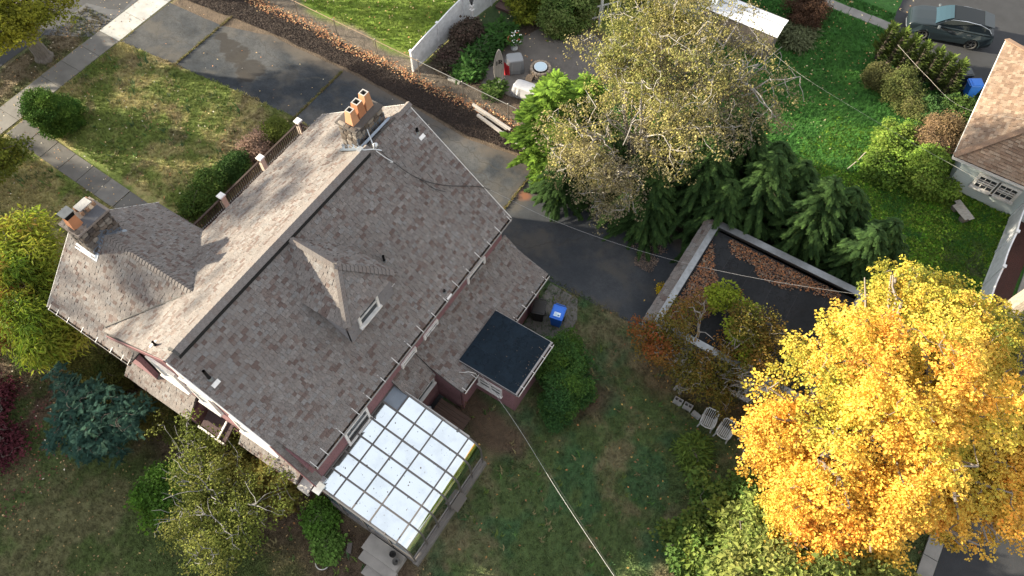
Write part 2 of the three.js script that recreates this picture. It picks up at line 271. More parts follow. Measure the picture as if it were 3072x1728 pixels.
structure('neighbour_driveway', sheet(wavy([[40.35, -0.55], [75, -0.9], [75, 22], [38.8, 14], [38.9, 4.2], [40.1, 0.5]], 0.05), 0.012), tar(0.62));
{ const l = []; for (let i = 0; i < 22; i++) l.push([[[-8 + i * 2, 10.72], [-8 + i * 2 + 1.97, 10.72], [-8 + i * 2 + 1.97, 11.3], [-8 + i * 2, 11.3]], 1.25]); slabs('kerb', l, 0.12); }
structure('red_mulch_bed', sheet(wavy([[20, 9.5], [60, 9.65], [60, 10.6], [20, 10.6]], 0.05), 0.02), std({ color: new THREE.Color(0.085, 0.032, 0.024), map: mottle, bumpMap: grit, bumpScale: 0.05 }));
// patio of the neighbour
structure('patio', sheet(wavy([[25.6, -18.4], [27.6, -19.0], [29.6, -18.6], [31.4, -17.9], [33, -17], [32, -12.5], [26.5, -12.5], [25.9, -15.4]], 0.1), 0.03), std({ color: new THREE.Color(0.15, 0.132, 0.118), map: mottle, bumpMap: grit, bumpScale: 0.02 }));
// mulch bed along the driveway: dark sheet heaped with chips
const mulchEdge = wavy([[21.6, -38.1], [22.35, -31], [22.5, -25.6], [22.4, -21], [22.1, -17], [22.7, -13], [23.9, -13], [24, -38.1]], 0.1, 0.4, 81);
structure('mulch_bed', sheet(mulchEdge, 0.02), std({ color: new THREE.Color(0.032, 0.02, 0.014), map: mottle, bumpMap: grit, bumpScale: 0.06, roughness: 1 }));
function inside(x, z, poly) { let r = false; for (let i = 0, j = poly.length - 1; i < poly.length; j = i++) { const [xi, zi] = poly[i], [xj, zj] = poly[j]; if ((zi > z) !== (zj > z) && x < ((xj - xi) * (z - zi)) / (zj - zi) + xi) r = !r; } return r; }

// ---------------------------------------------------------------- scatter helpers (uncountable stuff)
function instanced(name, geo, mat, list, parent, label, category) {
  const m = new THREE.InstancedMesh(geo, mat, list.length), q = new THREE.Matrix4(), c = new THREE.Color();
  list.forEach((e, i) => { m.setMatrixAt(i, e.m ?? q); m.setColorAt(i, c.setRGB(...e.c)); });
  m.name = parent ? name : numbered(name); m.castShadow = m.receiveShadow = true; (parent ?? scene).add(m); m.userData.kind = 'stuff'; if (label) tag(m, label, category); return m;
}
function flatGeo(tris) { const m = new MB(); for (const [a, b, c] of tris) m.tri(a, b, c, W1); const g = m.geo(); g.deleteAttribute('color'); return g; }
const chipGeo = flatGeo([[[-0.5, 0, -0.25], [0.5, 0.1, -0.2], [0.1, 0.16, 0.3]], [[-0.5, 0, -0.25], [0.1, 0.16, 0.3], [-0.45, 0.02, 0.2]]]);
const litterGeo = flatGeo([[[-0.5, 0, 0], [0, 0.12, -0.32], [0.5, 0.03, 0]], [[-0.5, 0, 0], [0.5, 0.03, 0], [0, 0.1, 0.32]]]);
M.inst = new THREE.MeshStandardMaterial({ roughness: 0.85, side: THREE.DoubleSide });
function scatter(name, n, seed, place, geo, label, category, mat = M.inst) { const r = rngOf(seed), l = []; for (let i = 0; i < n; i++) { const e = place(r); if (e) l.push({ m: M4(e.x, e.y ?? 0.03, e.z, r() * 6.3, (r() - 0.5) * (e.tilt ?? 0.8), (r() - 0.5) * (e.tilt ?? 0.8), e.s), c: e.c }); } return instanced(name, geo, mat, l, null, label, category); }
scatter('mulch_chips', 46000, 5, (r) => { const x = 21.6 + r() * 2.5, z = -38.1 + r() * 25.2; if (!inside(x, z, mulchEdge)) return null; return { x, z, y: 0.03 + 0.06 * n2(x * 2, z * 2, 8), s: 0.03 + 0.09 * r() * r(), tilt: 1.4, c: mulc([0.036, 0.021, 0.015], 0.45 + 1.3 * r() * r()) }; }, chipGeo, 'dark brown bark mulch heaped along the right side of the driveway', 'mulch');
const dry = [[0.36, 0.2, 0.09], [0.3, 0.13, 0.055], [0.42, 0.28, 0.14], [0.22, 0.11, 0.06], [0.5, 0.38, 0.2]];
const pickc = (r, a, k = 0.5) => mulc(a[Math.floor(r() * a.length) % a.length], 1 - k / 2 + k * r());
scatter('fallen_leaves', 2600, 11, (r) => { const z = -38 + r() * 26, x = 23.95 + (r() + r() + r() - 1.5) * 0.42 + 0.12 * Math.sin(z); return { x, z, y: 0.07, s: 0.07 + 0.07 * r(), c: pickc(r, [[0.36, 0.16, 0.07], [0.26, 0.11, 0.05], [0.4, 0.27, 0.14]], 0.7) }; }, litterGeo, 'orange dry leaves drifted along the back edge of the mulch bed', 'fallen leaves');
scatter('fallen_leaves', 9000, 12, (r) => { const x = -6 + r() * 30, z = -12 + r() * 23; const d = Math.exp(-(((x - 14.5) / 4.2) ** 2 + ((z - 4.5) / 4.2) ** 2)) + 0.05; if (r() > d || (x > 9 && z < -6)) return null; return { x, z, s: 0.07 + 0.08 * r(), c: pickc(r, [[0.42, 0.22, 0.07], [0.34, 0.16, 0.06], [0.5, 0.33, 0.1], [0.24, 0.12, 0.06]], 0.7) }; }, litterGeo, 'orange and yellow leaves strewn over the back lawn near the maple', 'fallen leaves');
scatter('fallen_leaves', 3800, 13, (r) => { const x = -8 + r() * 30, z = -42 + r() * 26; if (x > 16.5 && z > -38 && r() > 0.12) return null; if (x < 2 && z > -20) return null; return { x, z, s: 0.05 + 0.07 * r(), y: 0.06, c: pickc(r, [...dry, [0.55, 0.5, 0.4]], 0.7) }; }, litterGeo, 'sparse dry leaves on the front lawn and walks', 'fallen leaves');
scatter('fallen_leaves', 2600, 14, (r) => { const x = 25 + r() * 22, z = -36 + r() * 36; if (x < 28 && z > -21) return null; return { x, z, s: 0.07 + 0.09 * r(), y: 0.06, c: pickc(r, [[0.55, 0.35, 0.16], [0.5, 0.24, 0.1], [0.6, 0.5, 0.3]], 0.7) }; }, litterGeo, 'pale leaves scattered over the bright green neighbouring lawns', 'fallen leaves');
scatter('fallen_leaves', 900, 15, (r) => { const x = -5 + r() * 6, z = -29 + r() * 8; return { x, z, s: 0.08 + 0.08 * r(), c: pickc(r, [[0.12, 0.026, 0.03], [0.09, 0.022, 0.026], [0.15, 0.045, 0.035]], 0.6) }; }, litterGeo, 'dark red leaves covering the grass at the left edge', 'fallen leaves');
scatter('fallen_leaves', 800, 16, (r) => { const x = -6 + r() * 9, z = -24 + r() * 20; return { x, z, s: 0.06 + 0.06 * r(), c: pickc(r, [[0.4, 0.28, 0.12], [0.3, 0.2, 0.1]], 0.6) }; }, litterGeo, 'small tan leaves on the side lawn in the lower left', 'fallen leaves');
// grass: blades in tufts, toned like the ground below
const tuftGeo = (() => { const r = rngOf(3), t = []; for (let i = 0; i < 7; i++) { const a = r() * 6.28, d = r() * 0.4, x = Math.cos(a) * d, z = Math.sin(a) * d, b = r() * 6.28, w = 0.07, l = 0.35 + 0.4 * r(); t.push([[x - Math.sin(b) * w, 0, z + Math.cos(b) * w], [x + Math.sin(b) * w, 0, z - Math.cos(b) * w], [x + Math.cos(b) * l, 0.35 + 0.5 * r(), z + Math.sin(b) * l]]); } return flatGeo(t); })();
function grassOver(n, seed, x0, x1, z0, z1, h, k, skip, label) { scatter('lawn_grass', n, seed, (r) => { const x = mix(x0, x1, r()), z = mix(z0, z1, r()); if (skip(x, z)) return null; const c = groundColor(x, z); if (c[0] > c[1] * 1.25 && r() < 0.6) return null; return { x, z, y: 0, s: h * (0.6 + 0.8 * r()), tilt: 0.5, c: mulc(c, k * (0.75 + 0.6 * r())) }; }, tuftGeo, label, 'grass'); }
grassOver(52000, 21, -7, 18, -42, -23.5, 0.16, 1.15, (x, z) => (x > 17 + (z + 38) * 0.1 && z > -38) || (z > -39.8 && z < -38.05) || (x > 8.4 && x < 10 && z > -38), 'thin straw and green grass of the front lawn');
grassOver(52000, 22, -7, 17, -13, 11, 0.15, 1.1, (x, z) => (x > 2.5 && z < -5.9 && x < 9) || (x > 9 && x < 13 && z < -6.2), 'worn green and brown grass of the back lawn');
grassOver(26000, 23, -8, 2.2, -30, -8, 0.15, 1.1, () => false, 'dull olive grass of the side lawn');
grassOver(26000, 24, 25.4, 42, -42, -22.4, 0.17, 1.2, () => false, 'bright yellow green grass beyond the wire fence');
grassOver(60000, 25, 27, 44, -12, 9, 0.19, 1.25, (x, z) => (x > 40.2 && z > -0.5) || (x > 42.3 && x < 43.2), 'deep green grass of the right hand lawn');

{ const r = rngOf(31), l = []; for (let i = 0; i < 5200; i++) { const back = i % 2, x = back ? -6 + r() * 23 : 0 + r() * 17, z = back ? -12 + r() * 22 : -38 + r() * 14; if (fbm(x * 1.1, z * 1.1, 3, 32) < 0.52 || (x > 2.4 && x < 9 && z < -5.9 && z > -23) || (x > 8.3 && x < 10.3 && z < -24) || (x > 17 && z < -20)) continue; l.push({ m: M4(x, 0, z, r() * 6.3, 0, 0, 0.16 + 0.24 * r()), c: pickc(r, [[0.05, 0.12, 0.02], [0.09, 0.13, 0.02], [0.04, 0.09, 0.03], [0.2, 0.17, 0.08]], 0.6) }); } instanced('lawn_weeds', tuftGeo, M.inst, l, null, 'coarse clumps of weeds standing in the worn lawns', 'weeds'); }

const pond = grayTex(512, (x, y) => { const f = fbm(x * 5, y * 5, 5, 91, 5), e = Math.abs(f - 0.52); return 0.5 + 0.65 * f - 0.3 * (1 - step(0.0, 0.02, e)) + 0.25 * (fbm(x * 40, y * 40, 2, 92, 40) - 0.5); }, 1 / 2.9);
M.mirror.map = grayTex(512, (x, y) => 0.9 + 0.1 * step(0.25, 0.6, fbm(x * 7, y * 7, 5, 93, 7)) - 0.2 * step(0.78, 0.86, fbm(x * 50, y * 50, 2, 94, 50)), 1 / 3.7);
// ---------------------------------------------------------------- shingled roofs
const SH = { grey: [[0.306, 0.271, 0.252], [0.291, 0.257, 0.241], [0.306, 0.289, 0.282], [0.274, 0.233, 0.215], [0.194, 0.139, 0.123], [0.325, 0.298, 0.283], [0.286, 0.256, 0.243], [0.231, 0.181, 0.163], [0.276, 0.244, 0.230], [0.262, 0.227, 0.213], [0.296, 0.266, 0.251], [0.281, 0.250, 0.236]], tan: [[0.37, 0.25, 0.17], [0.42, 0.295, 0.21], [0.31, 0.2, 0.135], [0.46, 0.34, 0.245]] };
const eye = camera.position;
const tabGeo = (() => { const b = new MB(), W = [1, 1, 1], D = [0.06, 0.06, 0.06], e = 0.155, t = 0.024, u = 0.003; b.quad([-0.5, t, 0], [0.5, t, 0], [0.5, u, -e], [-0.5, u, -e], W); b.quad([-0.5, 0, 0], [0.5, 0, 0], [0.5, t, 0], [-0.5, t, 0], D); b.quad([0.5, 0, 0], [0.5, 0, -e], [0.5, u, -e], [0.5, t, 0], D); b.quad([-0.5, 0, -e], [-0.5, 0, 0], [-0.5, t, 0], [-0.5, u, -e], D); return b.geo(); })();
const tabMats = {};
function tabMat(pal, k) { const key = pal + k; return (tabMats[key] ??= std({ map: M.shingle.map, bumpMap: grit, bumpScale: 0.004, roughness: 0.95, color: new THREE.Color(...SH[pal][k]) })); }
// poly: the roof face, seen from outside, any order; single: how many shingles become parts of their own
function roofFace(parent, name, poly, { seed = 1, pal = 'grey', single = 0, e = 0.145, th = 0.1, deck = [0.2, 0.18, 0.17], wide = [0.11, 0.3] } = {}) {
  const a = V(...poly[0]), N = V(0, 0, 0); for (let i = 1; i + 1 < poly.length; i++) N.add(V(...poly[i]).sub(a).cross(V(...poly[i + 1]).sub(a))); N.normalize(); if (N.y < 0) N.negate();
  const S = V(0, 1, 0).addScaledVector(N, -N.y).normalize(), A = S.clone().cross(N), o = V(...poly.reduce((m, p) => (V(...p).dot(S) < V(...m).dot(S) ? p : m)));
  const b = new MB(); b.slab(poly, th, deck, mulc(deck, 0.8)); const root = b.part(name, M.shingle, parent);
  const P = poly.map((p) => { const d = V(...p).sub(o); return [d.dot(A), d.dot(S)]; }), top = Math.max(...P.map((p) => p[1]));
  const span = (s) => { let lo = 1e9, hi = -1e9; for (let i = 0; i < P.length; i++) { const [x0, y0] = P[i], [x1, y1] = P[(i + 1) % P.length]; if ((y0 - s) * (y1 - s) > 0 || y0 === y1) { for (const [x, y] of [P[i]]) if (Math.abs(y - s) < 1e-6) { lo = Math.min(lo, x); hi = Math.max(hi, x); } continue; } const x = x0 + ((x1 - x0) * (s - y0)) / (y1 - y0); lo = Math.min(lo, x); hi = Math.max(hi, x); } return [lo, hi]; };
  const r = rngOf(seed), tabs = [];
  for (let k = 0, s = 0; s < top - 0.02; k++, s += e) {
    const s1 = Math.min(s + e * 1.03, top - 1e-4), [l0, h0] = span(s + 1e-4), [l1, h1] = span(s1); if (l0 > h0) continue;
    let x = Math.min(l0, l1) - r() * 0.3; const end = Math.max(h0, h1);
    while (x < end) {
      const w = mix(wide[0], wide[1], r() * r() + 0.12 * r()), x1 = x + w, c = (v, lo, hi) => clamp(v, Math.min(lo, hi), Math.max(lo, hi));
      const q = [c(x, l0, h0), c(x1, l0, h0), c(x1, l1, h1), c(x, l1, h1)], k2 = Math.floor(r() * SH[pal].length), t = r() < 0.55 ? 0.03 : 0.011;
      if (q[1] - q[0] > 0.01 || q[2] - q[3] > 0.01) tabs.push({ q, s, s1, k: k2, t, tone: 0.9 + 0.2 * r(), whole: q[0] === x && q[1] === x1 && q[2] === x1 && q[3] === x && s1 - s > e * 0.99 });
      x = x1 + 0.006;
    }
  }
  const at = (x, s, h) => [o.x + A.x * x + S.x * s + N.x * h, o.y + A.y * x + S.y * s + N.y * h, o.z + A.z * x + S.z * s + N.z * h];
  if (single) { const near = tabs.filter((t) => t.whole).map((t) => [V(...at(t.q[0], t.s, 0)).distanceTo(eye), t]).sort((p, q) => p[0] - q[0]).slice(0, single); for (const [, t] of near) { t.alone = true; const m = part('shingle', tabGeo, tabMat(pal, t.k), root); const w = t.q[1] - t.q[0]; m.matrixAutoUpdate = true; m.quaternion.setFromRotationMatrix(new THREE.Matrix4().makeBasis(A, N, S.clone().negate())); m.position.set(...at(t.q[0] + w / 2, t.s, 0.004)); m.scale.set(w, t.t / 0.024, 1); } }
  const f = new MB();
  for (const t of tabs) if (!t.alone) {
    const wp = at(t.q[0], t.s, 0), wz = 0.86 + 0.28 * fbm(wp[0] * 0.55 + wp[1] * 0.3, wp[2] * 0.4, 4, 88), c = mulc(SH[pal][t.k], t.tone * wz), d = mulc(c, 0.06), [x0, x1, x2, x3] = t.q, h = 0.004, u = 0.007;
    const p0 = at(x0, t.s, t.t + h), p1 = at(x1, t.s, t.t + h), p2 = at(x2, t.s1, u), p3 = at(x3, t.s1, u);
    f.quad(p0, p1, p2, p3, c); f.quad(at(x0, t.s, 0), at(x1, t.s, 0), p1, p0, d); f.quad(at(x1, t.s, 0), at(x2, t.s1, 0), p2, p1, d); f.quad(at(x3, t.s1, 0), at(x0, t.s, 0), p0, p3, d);
  }
  f.part('shingles', M.shingle, root, 'stuff');
  return root;
}
// cap shingles along a ridge or hip from a to b: bent over the edge, each its own piece
function caps(parent, a, b, wl, wr, { drop = 0.5, every = 0.15, pal = 'grey', lift = 0.03, dark = 1, half = 0.15, vent = 0 } = {}) {
  const d = V(...b).sub(V(...a)), L = d.length(), n = Math.round(L / every), T = d.clone().normalize(), X = V(T.z, 0, -T.x).normalize(), r = rngOf(Math.round(L * 91)), g = {};
  const make = () => { const m = new MB(), s = drop; const e = every * 1.25, t = 0.028, w = half, D = [0.2, 0.2, 0.2]; m.quad([-w, -s * w, 0], [0, 0, 0], [0, t, -e], [-w, -s * w + t, -e].map((v, i) => v), W1); m.quad([0, 0, 0], [w, -s * w, 0], [w, -s * w + t, -e], [0, t, -e], W1); m.quad([-w, -s * w - 0.02, -e], [-w, -s * w + t, -e], [0, t, -e], [0, -0.02, -e], D); m.quad([0, -0.02, -e], [0, t, -e], [w, -s * w + t, -e], [w, -s * w - 0.02, -e], D); return m.geo(); };
  const geo = make();
  for (let i = 0; i < n; i++) { const p = V(...a).addScaledVector(T, ((i + 0.5) / n) * L), m = part('cap_shingle', geo, tabMat(pal, [1, 3, 6, 8][Math.floor(r() * 4)]), parent); const Y = T.clone().cross(X).normalize(); if (Y.y < 0) { Y.negate(); } const Xn = Y.clone().cross(T.clone().negate()).negate().normalize(); m.quaternion.setFromRotationMatrix(new THREE.Matrix4().makeBasis(Xn.clone().negate(), Y, T.clone().negate().negate().negate())); m.position.copy(p).y += lift; }
}

// ---------------------------------------------------------------- the house
const house = thing('house', 'large maroon house with grey brown shingle roofs, two stone chimneys and a glass sunroom', 'house');
const RZ = -14.87, RY = 9.3, LX = 2.6, RX = 15.72, EZ = -10.07, EY = RY - 0.83 * (EZ - RZ), FZ = -20.25, FY = RY - 0.7 * (RZ - FZ);
const maroon = rgb(128, 92, 96), stain = mulc(maroon, 0.9), whiteC = [0.78, 0.76, 0.74], dirtyW = [0.6, 0.58, 0.55], darkC = [0.025, 0.022, 0.02];
{
  // walls
  const w = new MB(), wall = (p, c = maroon) => w.slab(p, 0.2, c);
  const gable = (x, s) => [[x, 0, -19.85], [x, 0, -10.33], [x, EY - 0.12, -10.33], [x, RY - 0.2, RZ], [x, FY - 0.05, -19.85]];
  const solid = (poly, dx, c) => { const q = poly.map((p) => [p[0] + dx, p[1], p[2]]); for (let i = 1; i + 1 < poly.length; i++) { w.tri(poly[0], poly[i], poly[i + 1], c); w.tri(q[0], q[i + 1], q[i], c); } for (let i = 0; i < poly.length; i++) { const j = (i + 1) % poly.length; w.quad(poly[i], poly[j], q[j], q[i], c); } };
  solid(gable(2.84), 0.2, maroon); solid(gable(15.45), -0.2, maroon);
  w.box(3.05, 15.24, 0, EY + 0.1, -10.53, -10.331, maroon); w.box(3.05, 15.24, 0, FY, -19.849, -19.65, maroon);
  // left front wing, two storeys
  w.box(2.55, 2.75, 0, 5.3, -22.85, -18.6, maroon); w.box(7.85, 8.05, 0, 5.3, -22.85, -19.85, maroon);
  w.box(2.75, 7.85, 0, 5.25, -22.84, -22.65, maroon); w.tri([2.6, 5.25, -22.8], [8, 5.25, -22.8], [5.27, 7.55, -22.8], maroon);
  // back addition below the windows
  w.box(9.1, 9.3, 0, 2.35, -10.3, -8.3, maroon); w.box(15.25, 15.45, 0, 2.35, -10.3, -8.3, maroon); w.box(9.3, 15.25, 0, 2.45, -8.5, -8.3, maroon);
  for (const x of [9.1, 15.25]) solid([[x + 0.01, 2.3, -8.4], [x + 0.01, 2.3, -10.3], [x + 0.01, 3.45, -10.3], [x + 0.01, 2.9, -9.63], [x + 0.01, 2.58, -8.84]], 0.18, maroon);
  // recess beside the sunroom, flat roofed back porch
  w.box(7.5, 9.1, 0, 2.7, -9.75, -9.55, mulc(maroon, 0.95));
  w.box(10.25, 10.45, 0, 2.72, -8.29, -6.5, maroon); w.box(12.3, 12.5, 0, 2.72, -8.29, -6.5, maroon); w.box(10.25, 12.5, 0, 2.72, -6.5, -6.3, maroon);
  w.part('wall', M.stucco, house);

  // roofs
  const k = RY - 0.83 * (-11.45 - RZ);
  roofFace(house, 'roof', [[2.95, EY, EZ], [RX, EY, EZ], [RX, RY, RZ], [LX, RY, RZ], [LX, k, -11.45], [2.95, k, -11.45]].filter((_, i) => i !== 4 && i !== 5 || false), { seed: 3, single: 300 });
  const strip = new MB(); void strip;
  roofFace(house, 'roof', [[LX, k, -11.45], [2.96, k, -11.45], [2.96, RY - 0.02, RZ + 0.02], [LX, RY - 0.02, RZ + 0.02]], { seed: 4 });
  roofFace(house, 'roof', [[LX, 3.95, -10.1], [2.98, 3.95, -10.1], [2.98, k, -11.46], [LX, k, -11.46]], { seed: 5, e: 0.17 });
  roofFace(house, 'roof', [[LX + 0.05, FY, FZ], [RX, FY, FZ], [RX, RY, RZ], [LX, RY, RZ]], { seed: 6 });
  // wing: ridge 7.8 at x 5.27, eaves 5.2
  const wr = [5.27, 7.8, -23.2], wj = [5.27, 7.8, RZ - (RY - 7.8) / 0.7], A0 = [2.7, 5.55, FZ + 0.02], vr = [8.05, 5.37, FZ];
  roofFace(house, 'roof', [[2.3, 5.2, -23.2], wr, wj, A0, [2.62, 5.48, -18.6], [2.3, 5.2, -18.6]].filter((p, i) => i !== 4), { seed: 7 });
  roofFace(house, 'roof', [[2.3, 5.2, -20.4], [2.66, 5.515, -20.4], [2.66, 5.515, -18.6], [2.3, 5.2, -18.6]], { seed: 17 });
  roofFace(house, 'roof', [[8.25, 5.2, -23.2], [8.25, 5.2, FZ - 0.05], vr, wj, wr], { seed: 8 });
  // addition: flared skirt
  const prof = [[-10.34, 3.78], [-9.63, 3.17], [-8.84, 2.82], [-8.02, 2.52]];
  for (let i = 0; i < 3; i++) { const [z1, y1] = prof[i], [z0, y0] = prof[i + 1], x0 = 8.95; roofFace(house, 'roof', [[x0, y0, z0], [15.7, y0, z0], [15.7, y1, z1], [x0, y1, z1]], { seed: 9 + i }); }
  roofFace(house, 'roof', [[7.45, 2.75, -9.35], [8.93, 2.75, -9.35], [8.93, 3.78, -10.34], [7.45, 3.78, -10.34]], { seed: 13 });
  // skirts over the ground floor bays on the left gable
  roofFace(house, 'roof', [[2.02, 2.5, -20.25], [2.02, 2.5, -16.6], [2.83, 3.35, -16.6], [2.83, 3.35, -20.25]], { seed: 14 });
  roofFace(house, 'roof', [[2.38, 2.55, -14.25], [2.38, 2.55, -11.25], [2.83, 3.05, -11.25], [2.83, 3.05, -14.25]], { seed: 15 });
  const bay = new MB(); bay.box(2.2, 2.82, 0, 2.45, -20.1, -16.75, maroon); bay.box(2.5, 2.82, 0, 2.5, -14.1, -11.4, maroon);
  bay.slab([[2.1, 1.95, -16.35], [2.1, 1.95, -15.0], [2.83, 2.35, -15.0], [2.83, 2.35, -16.35]], 0.08, [0.05, 0.03, 0.032]); bay.part('bay', M.stucco, house);
  const dm = new MB(); dm.bar([2.08, 1.98, -16.4], [2.08, 1.98, -14.95], 0.08, 0.1, whiteC); dm.bar([2.08, 1.98, -15.35], [2.83, 2.4, -15.35], 0.07, 0.08, whiteC); dm.bar([2.34, 2.2, -11.2], [2.34, 2.2, -10.75], 0.08, 0.3, dirtyW); dm.slab([[2.3, 2.42, -11.22], [2.3, 2.42, -10.7], [2.83, 2.6, -10.7], [2.83, 2.6, -11.22]], 0.06, [0.4, 0.38, 0.36]); dm.part('door_hood', M.white, house);

  // boards along the eaves and rakes
  const t = new MB(), fas = (a, b, c, h = 0.2) => new MB().bar(a, b, 0.03, h, c, [0, 1, 0]).part('fascia', M.white, house);
  fas([LX - 0.02, FY - 0.1, FZ + 0.3], [LX - 0.02, RY - 0.12, RZ - 0.02], stain); fas([LX - 0.02, RY - 0.12, RZ + 0.02], [LX - 0.02, k - 0.08, -11.45], whiteC); fas([LX - 0.02, k - 0.1, -11.45], [LX - 0.02, 3.9, -10.12], stain, 0.16);
  fas([RX + 0.02, FY - 0.1, FZ + 0.02], [RX + 0.02, RY - 0.1, RZ], dirtyW); fas([RX + 0.02, RY - 0.1, RZ], [RX + 0.02, EY - 0.1, EZ], dirtyW);
  fas([2.3, 5.08, -23.22], [5.27, 7.68, -23.22], dirtyW); fas([8.25, 5.08, -23.22], [5.27, 7.68, -23.22], dirtyW);
  t.box(2.95, 15.7, EY - 0.24, EY - 0.06, -10.3, -10.12, [0.2, 0.16, 0.16]);
  t.part('fascia', M.white, house);

  // ridge vent with its cap shingles
  const rv = new MB(); for (const s of [-1, 1]) rv.slab([[2.95, RY + 0.1, RZ], [13.0, RY + 0.1, RZ], [13.0, RY - 0.02, RZ + s * 0.26], [2.95, RY - 0.02, RZ + s * 0.26]], 0.05, [0.11, 0.105, 0.1], [0.012, 0.012, 0.012]); rv.box(2.95, 13, RY - 0.17, RY - 0.01, RZ + 0.235, RZ + 0.262, [0.015, 0.015, 0.015]); rv.box(2.95, 13, RY - 0.15, RY - 0.03, RZ - 0.262, RZ - 0.235, [0.02, 0.02, 0.02]);
  const rvp = rv.part('ridge_vent', M.shingle, house);
  caps(rvp, [2.95, RY + 0.1, RZ], [13.0, RY + 0.1, RZ], 1, 1, { drop: 0.46, every: 0.2, half: 0.25, lift: 0.012 });
  const cap2 = new MB(); cap2.bar([13.1, RY + 0.015, RZ], [RX, RY + 0.015, RZ], 0.06, 0.03, [0.12, 0.11, 0.1]); const c2 = cap2.part('ridge', M.shingle, house); caps(c2, [14.8, RY + 0.03, RZ], [RX, RY + 0.03, RZ], 1, 1, { drop: 0.75, half: 0.14 });
  const cap3 = new MB(); cap3.bar(wr, wj, 0.05, 0.03, [0.12, 0.11, 0.1]); const c3 = cap3.part('ridge', M.shingle, house); caps(c3, [5.27, 7.83, -21.55], [5.27, 7.83, wj[2]], 1, 1, { drop: 0.85, half: 0.14 });
  // valley and step flashing
  const fl = new MB(); fl.bar([wj[0], wj[1] + 0.02, wj[2]], [vr[0], vr[1] + 0.1, vr[2]], 0.09, 0.02, [0.1, 0.1, 0.1]); fl.bar([wj[0], wj[1] + 0.02, wj[2]], [A0[0] + 0.1, A0[1] + 0.12, A0[2]], 0.07, 0.02, [0.16, 0.15, 0.14]); fl.part('valley_flashing', M.shingle, house);
}
// dormer with hipped roof
{
  const d = new MB(), y = 8.0, cx = 8.42, hw = 1.4, zf = -11.2, ry = 9.22, rz = -12.5; d.box(cx - hw + 0.16, cx + hw - 0.16, 6.2, y - 0.03, zf - 0.35, zf - 0.25, [0.2, 0.19, 0.2]);
  for (const s of [-1, 1]) { const x = cx + s * (hw - 0.22); d.slab([[x, y - 0.04, zf - 0.26], [x, 6.2, zf - 0.26], [x, y - 0.04, -13.2]], 0.06, [0.2, 0.19, 0.2]); }
  const dp = d.part('dormer', M.stucco, house);
  const back = [cx, ry, -14.82], peak = [cx, ry, rz], L = [cx - hw, y, zf], Rr = [cx + hw, y, zf], bl = [cx - hw, y, -13.29], br = [cx + hw, y, -13.29];
  roofFace(dp, 'roof', [L, peak, back, bl], { seed: 31 }); roofFace(dp, 'roof', [Rr, peak, back, br], { seed: 32 }); roofFace(dp, 'roof', [L, Rr, peak], { seed: 33 });
  const up = (p, h) => [p[0], p[1] + h, p[2]];
  caps(dp, up(L, 0.02), up(peak, 0.03), 1, 1, { drop: 0.3, half: 0.14 }); caps(dp, up(Rr, 0.02), up(peak, 0.03), 1, 1, { drop: 0.3, half: 0.14 }); caps(dp, up(peak, 0.03), up(back, 0.03), 1, 1, { drop: 0.75, half: 0.13 });
}
// windows: c centre, n outward x or z direction, w wide, h high
function windowAt(parent, c, n, w, h, o = {}) {
  const T = [n[2], 0, -n[0]], f = new MB(), g = new MB(), fr = o.frame ?? 0.09, deep = o.deep ?? 0.07, col = o.col ?? whiteC;
  const at = (a, b, d) => [c[0] + T[0] * a + n[0] * d, c[1] + b, c[2] + T[2] * a + n[2] * d], blk = (a0, a1, b0, b1, d0, d1, col2 = col) => { const m = at((a0 + a1) / 2, (b0 + b1) / 2, (d0 + d1) / 2); f.obox(m, T.map((v) => v * (a1 - a0)), [0, b1 - b0, 0], n.map((v) => v * (d1 - d0)), col2); };
  blk(-w / 2 - fr, w / 2 + fr, h / 2, h / 2 + fr, 0, deep); blk(-w / 2 - fr, -w / 2, -h / 2, h / 2, 0, deep); blk(w / 2, w / 2 + fr, -h / 2, h / 2, 0, deep); blk(-w / 2 - fr - 0.03, w / 2 + fr + 0.03, -h / 2 - fr * 0.8, -h / 2, 0, deep + 0.07);
  blk(-w / 2, w / 2, -0.025, 0.025, 0.008, deep * 0.75); for (const m of o.mull ?? []) blk(m * w - 0.014, m * w + 0.014, -h / 2, h / 2, 0.01, deep * 0.6); for (const m of o.rails ?? []) blk(-w / 2, w / 2, m * h - 0.012, m * h + 0.012, 0.012, deep * 0.58);
  if (o.centre) blk(-0.04, 0.04, -h / 2, h / 2, 0.006, deep * 0.8);
  const fm = f.part('window', M.white, parent);
  const q = (d) => g.quad(at(-w / 2, -h / 2, d), at(w / 2, -h / 2, d), at(w / 2, h / 2, d), at(-w / 2, h / 2, d), o.glass ?? [0.03, 0.035, 0.04]); q(0.004); g.part('pane', M.darkGlass, o.paneUnder ?? fm);
  return fm;
}
for (const [x, y, w, h] of [[13.42, 3.72, 1.12, 0.8], [10.1, 3.75, 0.75, 0.46], [8.6, 3.78, 0.75, 0.46], [5.27, 3.78, 1.15, 0.95]]) windowAt(house, [x, y, -10.33], [0, 0, 1], w, h, { frame: 0.1 });
windowAt(house, [8.27, 7.35, -11.44], [0, 0, 1], 0.92, 0.85, { frame: 0.11 });
windowAt(house, [8.35, 2.2, -9.55], [0, 0, 1], 1.0, 0.8, {});
windowAt(house, [10.25, 1.2, -7.55], [-1, 0, 0], 1.05, 0.62, { centre: 1, frame: 0.08 });
for (const [z, y, w, h] of [[-17.3, 4.75, 1.2, 1.5], [-15.4, 4.75, 0.8, 1.3], [-13.1, 4.3, 1.6, 1.4], [-14.9, 7.2, 1.3, 1.0]]) windowAt(house, [2.84, y, z], [-1, 0, 0], w, h, { frame: 0.14, deep: 0.1 });
